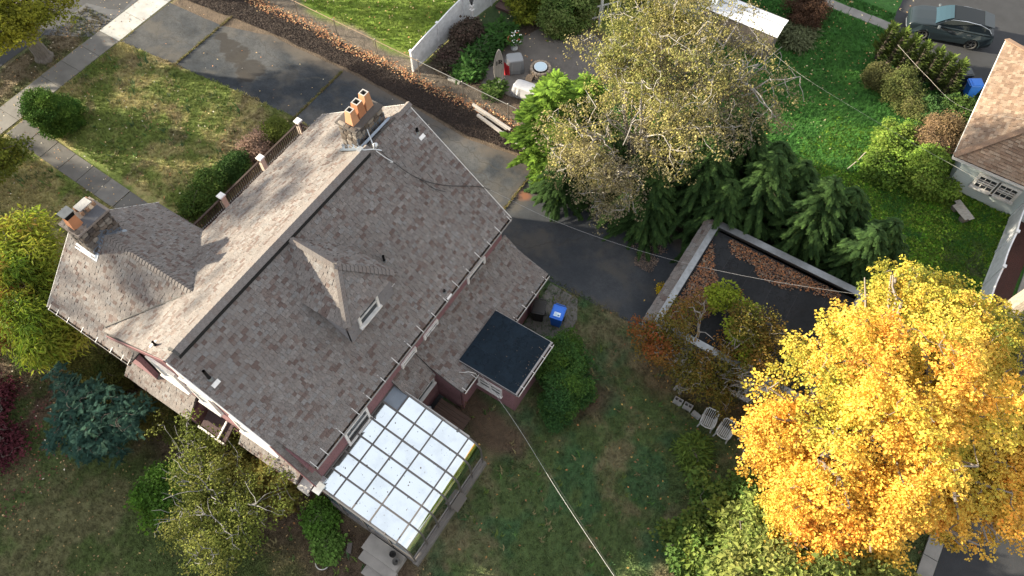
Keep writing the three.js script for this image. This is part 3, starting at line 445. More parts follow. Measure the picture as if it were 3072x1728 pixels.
windowAt(house, [2.55, 4, -20.8], [-1, 0, 0], 1, 1.3); windowAt(house, [5.27, 4, -22.85], [0, 0, -1], 1.4, 1.3); for (const x of [10, 13]) windowAt(house, [x, 3.9, -19.85], [0, 0, -1], 1.1, 1.3);
// gutters full of leaf mould, white straps lying on the shingles
function gutter(parent, a, b, out, straps, strapLen = 0.34, pitch = 0.83, col = [0.3, 0.28, 0.27]) {
  const g = new MB(), d = [b[0] - a[0], 0, b[2] - a[2]], L = Math.hypot(d[0], d[2]), T = d.map((v) => v / L), c = (w, h) => [(a[0] + b[0]) / 2 + out[0] * w, a[1] + h, (a[2] + b[2]) / 2 + out[2] * w], X = T.map((v) => v * L), Y = (h) => [0, h, 0], Z = (w) => out.map((v) => v * w);
  g.obox(c(0.125, -0.05), X, Y(0.12), Z(0.014), col); g.obox(c(0.06, -0.105), X, Y(0.012), Z(0.12), col); const root = g.part('gutter', M.white, parent);
  const m = new MB(), r = rngOf(Math.round(L * 100)); m.obox(c(0.06, -0.06), X, Y(0.05), Z(0.105), [0.02, 0.015, 0.012]);
  for (let i = 0; i < L * 26; i++) { const s = r() * L, w = 0.015 + r() * 0.09, p = [a[0] + T[0] * s + out[0] * w, a[1] - 0.03, a[2] + T[2] * s + out[2] * w]; m.obox(p, [0.04 + 0.05 * r(), 0.01, 0.02 * r()], [0, 0.012 + 0.02 * r(), 0], [0.02 * r(), 0.01, 0.03], pickc(r, [[0.05, 0.035, 0.025], [0.11, 0.07, 0.045], [0.03, 0.025, 0.02], [0.16, 0.1, 0.06]])); }
  m.part('leaf_mould', M.rough, root);
  for (const s of straps) { const p = [a[0] + T[0] * s, a[1], a[2] + T[2] * s], q = new MB(); q.bar([p[0] + out[0] * 0.14, p[1] + 0.0, p[2] + out[2] * 0.14], [p[0] - out[0] * strapLen * 0.78, p[1] + 0.045 + strapLen * 0.78 * pitch, p[2] - out[2] * strapLen * 0.78], 0.026, 0.016, [0.62, 0.6, 0.58]); q.bar([p[0] + out[0] * 0.142, p[1] + 0.01, p[2] + out[2] * 0.142], [p[0] + out[0] * 0.142, p[1] - 0.09, p[2] + out[2] * 0.142], 0.026, 0.016, [0.62, 0.6, 0.58]); q.part('gutter_strap', M.white, root); }
}
gutter(house, [2.96, EY - 0.03, EZ - 0.03], [RX, EY - 0.03, EZ - 0.03], [0, 0, 1], [0.05, 0.62, 1.5, 2.4, 3.1, 3.95, 4.8, 5.62, 6.4, 7.2, 8.0, 8.8, 9.6, 10.4, 11.15, 11.9, 12.65]);
gutter(house, [9.0, 2.5, -8.05], [10.0, 2.5, -8.05], [0, 0, 1], [0.1, 0.8], 0.16, 0.36, whiteC);
gutter(house, [12.9, 2.5, -8.05], [15.65, 2.5, -8.05], [0, 0, 1], [0.1, 0.8, 1.6, 2.5], 0.14, 0.36, dirtyW);
gutter(house, [2.33, 5.18, -23.1], [2.33, 5.18, -18.6], [-1, 0, 0], [0.05, 0.5, 1.1, 1.9, 2.7, 3.5, 4.1, 4.45], 0.12, 0.85);
// flat roofed back porch
{
  const p = new MB(); p.box(9.92, 12.72, 2.74, 2.9, -8.85, -6.02, [0.3, 0.28, 0.28]); p.part('porch_eave', M.white, house);
  const q = new MB(); q.slab([[9.95, 2.925, -8.86], [12.7, 2.925, -8.86], [12.7, 2.915, -6.1], [9.95, 2.915, -6.1]], 0.02, [0.012, 0.021, 0.032]); for (let i = 0; i < 3; i++) q.slab([[10.85 + i * 0.92, 2.931, -8.8], [10.87 + i * 0.92, 2.931, -8.8], [10.87 + i * 0.92, 2.922, -6.15], [10.85 + i * 0.92, 2.922, -6.15]], 0.003, [0.017, 0.028, 0.041]);
  q.part('flat_roof', new THREE.MeshPhysicalMaterial({ map: pond, vertexColors: true, roughness: 0.9, specularIntensity: 0.25, side: THREE.DoubleSide }), house); { const r = rngOf(71), l = []; for (let i = 0; i < 34; i++) { const e = r() < 0.6; l.push({ m: M4(mix(9.97, 12.68, r()), 2.935, e ? -6.15 - 0.25 * r() * r() : mix(-8.8, -6.1, r()), r() * 6, r() * 0.5, 0, 0.03 + 0.05 * r()), c: pickc(r, [[0.08, 0.06, 0.045], [0.13, 0.1, 0.08], [0.05, 0.04, 0.03]], 0.6) }); } instanced('roof_litter', litterGeo, M.inst, l, house); }
  const w = new MB(); w.bar([9.93, 2.84, -8.86], [9.93, 2.84, -6.0], 0.02, 0.1, [0.5, 0.48, 0.46]); w.bar([12.73, 2.84, -8.86], [12.73, 2.84, -6.0], 0.02, 0.1, [0.5, 0.48, 0.46]); w.part('white_edging', M.white, house);
  gutter(house, [9.95, 2.86, -6.06], [12.7, 2.86, -6.06], [0, 0, 1], [0.4, 1.2, 2, 2.6], 0.05, 0.1, whiteC);
  const s = new MB(); s.tube([[9.55, 2.75, -8.6], [9.6, 2.95, -8.35], [9.7, 3.0, -8.2], [9.85, 2.8, -8.0], [9.9, 2.5, -7.9]], 0.012, 0.012, 5, whiteC); s.tube([[9.12, 2.3, -8.2], [9.12, 0.2, -8.2]], 0.045, 0.045, 6, stain); s.part('downpipe', M.white, house);
  const found = new MB(); found.box(9.05, 9.35, 0, 0.35, -8.36, -8.25, [0.18, 0.1, 0.07]); found.part('brick_footing', M.rough, house);
}
// roof vents
for (const [x, y, z, r, h, plate, s] of [[15.2, 8.66, -14.1, 0.055, 0.22, 1, 1], [9.83, 6.72, -11.8, 0.05, 0.14, 1, 1], [11.19, 5.46, -10.26, 0.05, 0.14, 1, 1], [3.05, 8.4, -13.75, 0.055, 0.62, 1, 1], [2.95, 8.43, -16.11, 0.045, 0.3, 1, -1], [10.35, 7.15, -12.3, 0.05, 0.35, 0, 1]]) {
  const v = new MB(), n = V(0, 1, s * (s > 0 ? 0.83 : 0.7)).normalize(), up = [0, n.z * -1 * s * s, n.y]; v.tube([[x, y - 0.05, z], [x, y + h, z]], r, r, 10, [0.02, 0.02, 0.022]); v.tube([[x, y - 0.05, z], [x, y + 0.07, z]], r * 1.9, r * 1.3, 10, [0.42, 0.46, 0.5]);
  const root = v.part('vent_pipe', M.metal, house); if (plate) { const q = new MB(), dz = 0.16 * s; q.slab([[x - 0.15, y - Math.abs(dz) * (s > 0 ? 0.83 : 0.7) + 0.045, z + dz], [x + 0.15, y - Math.abs(dz) * (s > 0 ? 0.83 : 0.7) + 0.045, z + dz], [x + 0.15, y - Math.abs(dz * 1.75) * (s > 0 ? 0.83 : 0.7) + 0.045, z + dz * 1.75], [x - 0.15, y - Math.abs(dz * 1.75) * (s > 0 ? 0.83 : 0.7) + 0.045, z + dz * 1.75]], 0.012, whiteC); q.part('flashing', M.white, root); }
}
// chimneys: mortar core, field stones one by one, clay flues
const stoneGeos = [1, 2, 3].map((s) => { const g = new THREE.IcosahedronGeometry(0.5, 1).toNonIndexed(), p = g.attributes.position; for (let i = 0; i < p.count; i++) { const v = V(p.getX(i), p.getY(i), p.getZ(i)), k = 0.82 + 0.4 * n3(v.x * 3 + s * 9, v.y * 3, v.z * 3, s); const q = (t) => Math.sign(t) * Math.pow(Math.abs(t) * 2, 0.55) / 2; p.setXYZ(i, q(v.x) * k, q(v.y) * k, q(v.z) * k); } g.computeVertexNormals(); g.setAttribute('color', new THREE.BufferAttribute(new Float32Array(p.count * 3).fill(1), 3)); return g; });
const stoneMats = [[0.075, 0.06, 0.05], [0.11, 0.095, 0.085], [0.055, 0.046, 0.042], [0.15, 0.12, 0.095], [0.09, 0.07, 0.055], [0.19, 0.165, 0.14]].map((c) => std({ color: new THREE.Color(...c), bumpMap: grit, bumpScale: 0.01, roughness: 1 }));
function chimney(x0, x1, z0, z1, y0, y1, seed) {
  const r = rngOf(seed), c = new MB(); c.box(x0 + 0.05, x1 - 0.05, y0, y1, z0 + 0.05, z1 - 0.05, [0.17, 0.155, 0.14]); const root = c.part('chimney', M.rough, house);
  const face = (ax, fix, out, a0, a1) => { for (let y = y0 + 0.05; y < y1 - 0.04;) { const h = 0.13 + 0.1 * r(); for (let a = a0 + 0.04; a < a1 - 0.05;) { const w = Math.min(0.16 + 0.2 * r(), a1 - a), m = part('stone', stoneGeos[Math.floor(r() * 3)], stoneMats[Math.floor(r() * 6)], root), hh = h * (0.8 + 0.35 * r()); if (ax === 'x') { m.position.set(a + w / 2, y + h / 2, fix - out * 0.03); m.scale.set(w * 1.02, hh, 0.15 + 0.05 * r()); } else { m.position.set(fix - out * 0.03, y + h / 2, a + w / 2); m.scale.set(0.15 + 0.05 * r(), hh, w * 1.02); } m.rotation.set((r() - 0.5) * 0.2, (r() - 0.5) * 0.2, (r() - 0.5) * 0.25); a += w + 0.015; } y += h + 0.012; } };
  face('x', z1 - 0.02, 1, x0, x1); face('x', z0 + 0.02, -1, x0, x1); face('z', x0 + 0.02, -1, z0, z1); face('z', x1 - 0.02, 1, z0, z1);
  return root;
}
function flue(root, x, z, y, h, w0, w1, col, cap) { const f = new MB(), q = (w, yy) => [[x - w, yy, z - w], [x + w, yy, z - w], [x + w, yy, z + w], [x - w, yy, z + w]], a = q(w0, y), b = q(w1, y + h), c = q(w1 * 0.7, y + h), d = q(w1 * 0.7, y + h - 0.4), pale = mulc(col, 1.35); for (let i = 0; i < 4; i++) { const j = (i + 1) % 4; f.quad(a[i], a[j], b[j], b[i], col); f.quad(b[i], b[j], c[j], c[i], [0.42, 0.4, 0.38]); f.quad(c[i], c[j], d[j], d[i], [0.12, 0.11, 0.1]); void pale; } f.quad(...d, [0.012, 0.012, 0.012]); const m = f.part('flue', M.matte, root); if (cap) { const k = new MB(); k.box(x - 0.23, x + 0.23, y + h + 0.2, y + h + 0.225, z - 0.2, z + 0.2, [0.16, 0.17, 0.175]); for (const [i, j] of [[-1, -1], [1, -1], [1, 1], [-1, 1]]) k.bar([x + i * w1 * 0.9, y + h - 0.05, z + j * w1 * 0.9], [x + i * 0.2, y + h + 0.2, z + j * 0.18], 0.02, 0.02, [0.05, 0.05, 0.05]); k.box(x - w1, x + w1, y + h, y + h + 0.2, z - w1, z + w1, [0.02, 0.02, 0.02]); k.part('rain_cap', M.metal, m); } }
{
  const c1 = chimney(13.08, 14.62, -16.12, -15.22, 8.1, 9.98, 5), t1 = new MB(); t1.slab([[13.02, 10.03, -15.16], [14.68, 10.03, -15.16], [14.68, 10.03, -16.18], [13.02, 10.03, -16.18]], 0.07, [0.1, 0.088, 0.08]); t1.part('crown', M.rough, c1);
  const clay = [0.46, 0.23, 0.12]; flue(c1, 13.4, -15.62, 10.02, 0.66, 0.19, 0.13, mulc(clay, 1.15)); flue(c1, 13.85, -15.66, 10.02, 0.66, 0.2, 0.15, [0.4, 0.17, 0.08]); flue(c1, 14.3, -15.66, 10.02, 0.74, 0.19, 0.14, mulc(clay, 1.05));
  const lead = [0.26, 0.3, 0.36], l1 = new MB(); l1.slab([[13.0, 9.42, -15.05], [13.0, 9.34, -14.98], [14.75, 9.36, -14.98], [14.72, 9.42, -15.05]], 0.03, lead); l1.slab([[13.02, 9.3, -15.19], [13.02, 9.62, -15.2], [14.68, 9.62, -15.2], [14.68, 9.3, -15.19]], 0.02, lead); l1.slab([[13.06, 9.12, -15.2], [13.06, 9.38, -15.2], [13.06, 8.7, -16.2], [13.06, 8.4, -16.2]], 0.03, mulc(lead, 1.15)); l1.slab([[12.9, 9.2, -15.15], [13.06, 9.2, -15.15], [13.06, 8.45, -16.25], [12.9, 8.45, -16.25]], 0.02, mulc(lead, 1.15)); l1.part('flashing', M.metal, c1);
  const c2 = chimney(4.6, 5.95, -22.6, -21.65, 6.7, 8.52, 9), t2 = new MB(); t2.slab([[4.52, 8.58, -21.58], [6.02, 8.58, -21.58], [6.02, 8.58, -22.66], [4.52, 8.58, -22.66]], 0.08, [0.24, 0.2, 0.175]); t2.slab([[4.98, 8.6, -21.6], [5.9, 8.6, -21.6], [5.9, 8.6, -22.1], [4.98, 8.6, -22.1]], 0.02, [0.09, 0.09, 0.1]); t2.slab([[5.3, 8.8, -22.2], [5.85, 8.8, -22.2], [5.85, 8.78, -22.6], [5.3, 8.78, -22.6]], 0.04, [0.38, 0.37, 0.36]);
  for (const [x, z] of [[5.32, -22.2], [5.55, -22.17], [5.85, -22.2], [5.85, -22.55], [5.32, -22.55]]) t2.box(x - 0.06, x + 0.06, 8.58, 8.75, z - 0.05, z + 0.05, [0.34, 0.2, 0.12]); t2.part('crown', M.rough, c2);
  flue(c2, 4.86, -22.1, 8.58, 0.55, 0.21, 0.17, [0.42, 0.18, 0.085], true);
  const l2 = new MB(); const yl = (x) => 5.2 + 0.875 * (x - 2.3), yr = (x) => 7.8 - 0.875 * (x - 5.27);
  l2.slab([[4.5, yl(4.5) + 0.03, -21.5], [5.27, 7.83, -21.5], [5.27, 7.83, -21.64], [4.5, yl(4.5) + 0.05, -21.64]], 0.02, lead); l2.slab([[5.27, 7.83, -21.5], [6.05, yr(6.05) + 0.03, -21.5], [6.05, yr(6.05) + 0.05, -21.64], [5.27, 7.83, -21.64]], 0.02, lead); l2.slab([[4.6, yl(4.6) + 0.02, -21.62], [5.27, 7.85, -21.62], [5.27, 8.05, -21.62], [4.6, yl(4.6) + 0.22, -21.62]], 0.03, mulc(lead, 1.1)); l2.slab([[5.27, 7.85, -21.62], [5.95, yr(5.95) + 0.02, -21.62], [5.95, yr(5.95) + 0.22, -21.62], [5.27, 8.05, -21.62]], 0.03, mulc(lead, 1.1)); l2.slab([[4.42, yl(4.42) + 0.03, -21.5], [4.62, yl(4.62) + 0.04, -21.5], [4.62, yl(4.62) + 0.04, -22.7], [4.42, yl(4.42) + 0.03, -22.7]], 0.02, [0.5, 0.54, 0.6]); l2.part('flashing', M.metal, c2);
}
// aerial at the foot of the chimney
{ const a = new MB(), g = [0.62, 0.64, 0.66]; a.tube([[13.6, 9.7, -15.15], [13.2, 9.35, -14.55]], 0.025, 0.025, 6, g); a.tube([[12.85, 9.42, -14.9], [13.2, 9.35, -14.55], [13.35, 9.25, -14.35]], 0.025, 0.025, 6, g); a.box(12.72, 12.95, 9.36, 9.48, -15.02, -14.86, g); a.tube([[13.2, 9.3, -14.6], [13.22, 9.62, -14.52]], 0.04, 0.03, 6, g); a.add(new THREE.SphereGeometry(0.12, 10, 6, 0, 6.3, 0, 1.2), M4(13.32, 9.42, -14.6, 0, 0.8, 0), g); a.part('aerial', M.metal, house); }
// sunroom: four rows of mirrored panes, a bent row at the eave
{
  const fr = [0.11, 0.1, 0.095], X = (k) => 2.72 + k * 0.795, rows = [[-10.3, 3.3], [-9.57, 3.15], [-8.75, 2.98], [-7.95, 2.81], [-6.72, 2.55]], s = new MB();
  const curve = []; for (let i = 0; i <= 7; i++) { const a = (i / 7) * Math.PI / 2; curve.push([-6.72 + 0.55 * Math.sin(a), 2.55 - 0.62 * (1 - Math.cos(a)) - 0.12 * (i / 7)]); } curve.push([-6.15, 1.05]);
  for (let k = 0; k <= 6; k++) { const pts = [...rows, ...curve.slice(1), [-6.13, 0.45]].map(([z, y]) => [X(k), y + 0.02, z]); for (let i = 0; i + 1 < pts.length; i++) s.bar(pts[i], pts[i + 1], 0.065, 0.06, fr); }
  for (const [z, y] of rows) s.bar([X(0), y + 0.018, z], [X(6), y + 0.018, z], 0.055, 0.06, fr); for (const [z, y] of [[-6.15, 1.05], [-6.13, 0.72], [-6.13, 0.47]]) s.bar([X(0), y, z], [X(6), y, z], 0.04, 0.05, mulc(fr, 1.6));
  for (const x of [X(0), X(6)]) { for (const z of [-9.5, -8.4, -7.2]) s.bar([x, 0.4, z], [x, 2.9, z], 0.06, 0.06, fr); s.bar([x, 1.1, -10.2], [x, 1.1, -6.2], 0.05, 0.06, fr); s.bar([x, 0.45, -10.2], [x, 0.45, -6.2], 0.05, 0.06, mulc(fr, 1.4)); }
  s.bar([X(6) + 0.04, 3.3, -10.3], [X(6) + 0.04, 2.56, -6.72], 0.07, 0.09, [0.3, 0.29, 0.28]); s.bar([X(0) - 0.04, 3.3, -10.3], [X(0) - 0.04, 2.56, -6.72], 0.05, 0.09, [0.2, 0.19, 0.18]);
  const root = s.part('sunroom', std({ roughness: 0.5, metalness: 0.2 }), house);
  const pane = (q, mat, col = W1) => { const m = new MB(); m.quad(...q, col); return m.part('glass_pane', mat, root); }, r = rngOf(8);
  for (let k = 0; k < 6; k++) for (let i = 0; i < 4; i++) { const [z0, y0] = rows[i], [z1, y1] = rows[i + 1], j = () => (r() - 0.5) * 0.018; if (k === 5 && i === 0) { const m = new MB(); m.quad([X(k), y0, z0], [X(k + 1), y0, z0], [X(k + 1), y1, z1], [X(k), y1, z1], [0.2, 0.24, 0.29]); m.part('blind_panel', std({ roughness: 0.4, map: mottle }), root); continue; } pane([[X(k), y0 + j(), z0], [X(k + 1), y0 + j(), z0], [X(k + 1), y1 + j(), z1], [X(k), y1 + j(), z1]], M.mirror); }
  for (let k = 0; k < 6; k++) { const g = new MB(); for (let i = 0; i + 1 < curve.length; i++) g.quad([X(k), curve[i + 1][1], curve[i + 1][0]], [X(k + 1), curve[i + 1][1], curve[i + 1][0]], [X(k + 1), curve[i][1], curve[i][0]], [X(k), curve[i][1], curve[i][0]], W1); const geo = g.geo(), p = geo.attributes.position, n = geo.attributes.normal; for (let i = 0; i < p.count; i++) { const z = p.getZ(i), y = p.getY(i); if (y < 1.9) n.setXYZ(i, 0, 0.03, 1); else { const a = clamp((z + 6.72) / 0.55, 0, 1), t = Math.asin(a); n.setXYZ(i, 0, Math.cos(t) * 0.98 + 0.02, Math.sin(t) + 0.18 * Math.cos(t)); } } part('bent_pane', geo, M.mirror, root); }
  for (const x of [X(0), X(6)]) for (const [z0, z1] of [[-10.2, -9.5], [-9.5, -8.4], [-8.4, -7.2], [-7.2, -6.25]]) { const t = (z) => 3.3 - ((z + 10.3) / 3.58) * 0.75 - 0.1; const m = new MB(); m.quad([x, 1.12, z0], [x, 1.12, z1], [x, Math.min(t(z1), 2.3), z1], [x, t(z0), z0], [0.05, 0.07, 0.1]); m.part('side_pane', M.darkGlass, root); }
  const b = new MB(); b.box(2.7, 2.8, 0, 0.45, -10.3, -6.2, [0.2, 0.18, 0.17]); b.box(7.42, 7.52, 0, 0.45, -10.3, -6.2, [0.2, 0.18, 0.17]); b.box(2.66, 7.56, 0, 0.42, -6.25, -6.0, [0.2, 0.185, 0.17]); b.box(2.8, 7.42, 0, 0.1, -10.2, -6.25, [0.12, 0.1, 0.09]); b.part('sill_wall', M.rough, root);
  { const l = []; for (let i = 0; i < 70; i++) { const k = Math.floor(r() * 7), t = r(), a = r() < 0.7; const z = mix(-10.25, -6.8, t); l.push({ m: M4(a ? X(k) + (r() - 0.5) * 0.1 : mix(X(0), X(6), r()), 3.35 - ((z + 10.3) / 3.58) * 0.75, z, r() * 6, r() * 0.6, 0, 0.035 + 0.06 * r() * r()), c: pickc(r, [[0.07, 0.05, 0.035], [0.14, 0.09, 0.05]], 0.6) }); } instanced('roof_litter', litterGeo, M.inst, l, root); }
  const c = new MB(); c.box(2.42, 2.85, 3.42, 3.5, -10.28, -9.95, [0.62, 0.66, 0.68]); c.box(2.62, 3.1, 3.36, 3.42, -10.32, -10.12, [0.6, 0.63, 0.65]); c.part('flashing_tray', M.metal, root);
  const v = new MB(); v.slab([[5.15, 0.98, -6.1], [5.85, 0.98, -6.1], [5.85, 0.66, -5.78], [5.15, 0.66, -5.78]], 0.03, fr); v.part('open_vent', M.darkGlass, root);
}
// sitting-out terrace in front with railing: every baluster and post a part
{
  const t = new MB(); t.box(8.3, 17.15, 0, 0.5, -24.3, -19.9, [0.15, 0.15, 0.15]); t.part('terrace', M.concrete, house);
  const rail = new MB(); rail.bar([8.3, 1.5, -24.0], [17.02, 1.5, -24.0], 0.1, 0.06, [0.045, 0.026, 0.02]); rail.bar([8.3, 0.72, -24.0], [17.02, 0.72, -24.0], 0.07, 0.05, [0.045, 0.026, 0.02]); rail.bar([17.02, 1.5, -24.0], [17.02, 1.5, -19.9], 0.1, 0.06, [0.045, 0.026, 0.02]); rail.bar([17.02, 0.72, -24], [17.02, 0.72, -19.9], 0.07, 0.05, [0.045, 0.026, 0.02]);
  const root = rail.part('railing', M.wood, house), bal = new MB(); bal.box(-0.02, 0.02, 0.74, 1.47, -0.02, 0.02, [0.03, 0.019, 0.016]); const bg = bal.geo();
  for (let i = 0; i < 66; i++) { const x = 8.45 + i * 0.13; if (x > 16.9) break; part('baluster', bg, M.plain, root).position.set(x, 0, -24.0); } for (let i = 0; i < 30; i++) part('baluster', bg, M.plain, root).position.set(17.02, 0, -23.86 + i * 0.13);
  for (const [x, z] of [[11.3, -24], [14.13, -24], [17.02, -24], [17.02, -20.1]]) { const p = new MB(); p.box(x - 0.13, x + 0.13, 0.5, 1.62, z - 0.13, z + 0.13, [0.62, 0.52, 0.44]); p.box(x - 0.17, x + 0.17, 1.62, 1.68, z - 0.17, z + 0.17, [0.8, 0.79, 0.78]); p.slab([[x - 0.15, 1.7, z - 0.15], [x + 0.15, 1.7, z - 0.15], [x + 0.15, 1.7, z + 0.15], [x - 0.15, 1.7, z + 0.15]], 0.02, [0.8, 0.79, 0.78]); p.part('post', M.white, root); }
}
// back steps, cellar door
{ const s = new MB(), c = [0.3, 0.28, 0.26]; s.box(2.0, 2.66, 0, 0.5, -8.25, -6.55, c); s.box(1.62, 2.0, 0, 0.33, -8.15, -6.5, mulc(c, 0.92)); s.box(1.25, 1.62, 0, 0.16, -7.75, -6.5, mulc(c, 0.85)); s.part('steps', M.concrete, house);
  const d = new MB(); for (let i = 0; i < 6; i++) d.slab([[7.72 + i * 0.19, 0.55, -9.2], [7.9 + i * 0.19, 0.55, -9.2], [7.9 + i * 0.19, 0.3, -7.65], [7.72 + i * 0.19, 0.3, -7.65]], 0.05, mulc([0.1, 0.06, 0.045], 0.85 + 0.3 * hash(i, 2))); d.box(7.74, 8.82, 0, 0.3, -9.2, -7.7, [0.06, 0.045, 0.04]); d.part('cellar_door', M.wood, house); }
structure('back_path', sheet([[7.55, -10.2], [9.1, -10.2], [9.1, -9.3], [7.55, -9.2]], 0.03), std({ color: new THREE.Color(0.06, 0.065, 0.07), map: mottle }));

// ---------------------------------------------------------------- leaves, twigs and trees
function leafCluster(seed, n, spread, len, wid, droop = 0.3, fold = 0.25) {
  const r = rngOf(seed), m = new MB();
  for (let i = 0; i < n; i++) {
    const a = r() * 6.283, d = spread * Math.sqrt(r()), o = V(Math.cos(a) * d, (r() - 0.5) * spread * 0.7, Math.sin(a) * d), b = a + (r() - 0.5) * 2, T = V(Math.cos(b), -droop + (r() - 0.5) * 0.8, Math.sin(b)).normalize(), N = V((r() - 0.5) * 1.2, 1, (r() - 0.5) * 1.2).normalize(), X = T.clone().cross(N).normalize(), Y = X.clone().cross(T), L = len * (0.7 + 0.6 * r()), Wd = wid * (0.7 + 0.6 * r()), k = 0.72 + 0.5 * r(), c = [k, k, k];
    const P = (x, t, y) => [o.x + X.x * x * Wd + T.x * t * L + Y.x * y * Wd, o.y + X.y * x * Wd + T.y * t * L + Y.y * y * Wd, o.z + X.z * x * Wd + T.z * t * L + Y.z * y * Wd];
    const b0 = P(0, 0, 0), tip = P(0, 1, -fold), l = P(-0.5, 0.45, fold), q = P(0.5, 0.45, fold);
    m.tri(b0, q, tip, c); m.tri(b0, tip, l, c);
  }
  return m.geo();
}
function leafMat(through = 0.35) { return new THREE.MeshPhysicalMaterial({ vertexColors: true, side: THREE.DoubleSide, roughness: 0.95, transmission: through, thickness: 0, specularIntensity: 0.25 }); }
const leafThin = leafMat(0.4), leafDark = leafMat(0.12), leafMid = leafMat(0.28);
const LEAF = { maple: leafCluster(1, 9, 0.2, 0.17, 0.15, 0.35), small: leafCluster(2, 12, 0.17, 0.09, 0.055, 0.2), lance: leafCluster(3, 11, 0.22, 0.24, 0.06, 0.7), box: leafCluster(4, 14, 0.15, 0.085, 0.05, 0), tan: leafCluster(5, 10, 0.22, 0.13, 0.07, 0.7), broad: leafCluster(6, 8, 0.17, 0.13, 0.09, 0.3) };
// a feathery spray along +x: a rib with pinnae, drooping at its tip
function frond(n, len, pin, wid, droop, seed) { const r = rngOf(seed), m = new MB(); for (let i = 0; i < n; i++) { const t = (i + 0.4) / n, x = t * len, y = -droop * t * t * len; for (const s of [-1, 1]) { const L = pin * (1 - 0.65 * t) * (0.75 + 0.5 * r()), dx = L * 0.62, dz = s * L * 0.78, w = wid * (0.8 + 0.4 * r()), k = 0.75 + 0.5 * r() + 0.25 * t, dy = -0.12 * L; m.tri([x - w, y, 0], [x + w, y, 0], [x + dx, y + dy, dz], [k, k, k]); } } m.tri([0, 0, -wid * 0.6], [0, 0, wid * 0.6], [len * 1.05, -droop * len, 0], W1); return m.geo(); }
const FROND = { hemlock: frond(8, 0.62, 0.3, 0.055, 0.35, 3), thuja: frond(7, 0.42, 0.2, 0.05, 0.1, 4), mimosa: frond(13, 0.55, 0.24, 0.03, 0.35, 5) };
function crownPoints(lobes, n, r, gap, seed, shell, bumpy = 0.36) {
  const out = [], tot = lobes.reduce((s, l) => s + l[3] * l[4] * l[5], 0); let tries = 0;
  while (out.length < n && tries++ < n * 40) {
    let q = r() * tot, L = lobes[0]; for (const l of lobes) { q -= l[3] * l[4] * l[5]; if (q <= 0) { L = l; break; } }
    const u = r() * 2 - 1, a = r() * 6.283, s = Math.sqrt(1 - u * u), k = Math.pow(r(), shell) * (r() < 0.14 ? 1.22 : 1), bump = 1 - bumpy / 2 + bumpy * n3(L[0] + Math.cos(a) * s * L[3] * 0.9, L[1] + u * L[4] * 0.9, L[2] + Math.sin(a) * s * L[5] * 0.9, seed);
    const p = [L[0] + Math.cos(a) * s * L[3] * k * bump, L[1] + u * L[4] * k * bump, L[2] + Math.sin(a) * s * L[5] * k * bump];
    if (p[1] < 0.12) continue; if (n3(p[0] * 0.75, p[1] * 0.75, p[2] * 0.75, seed + 3) < gap) continue; out.push(p);
  }
  return out;
}
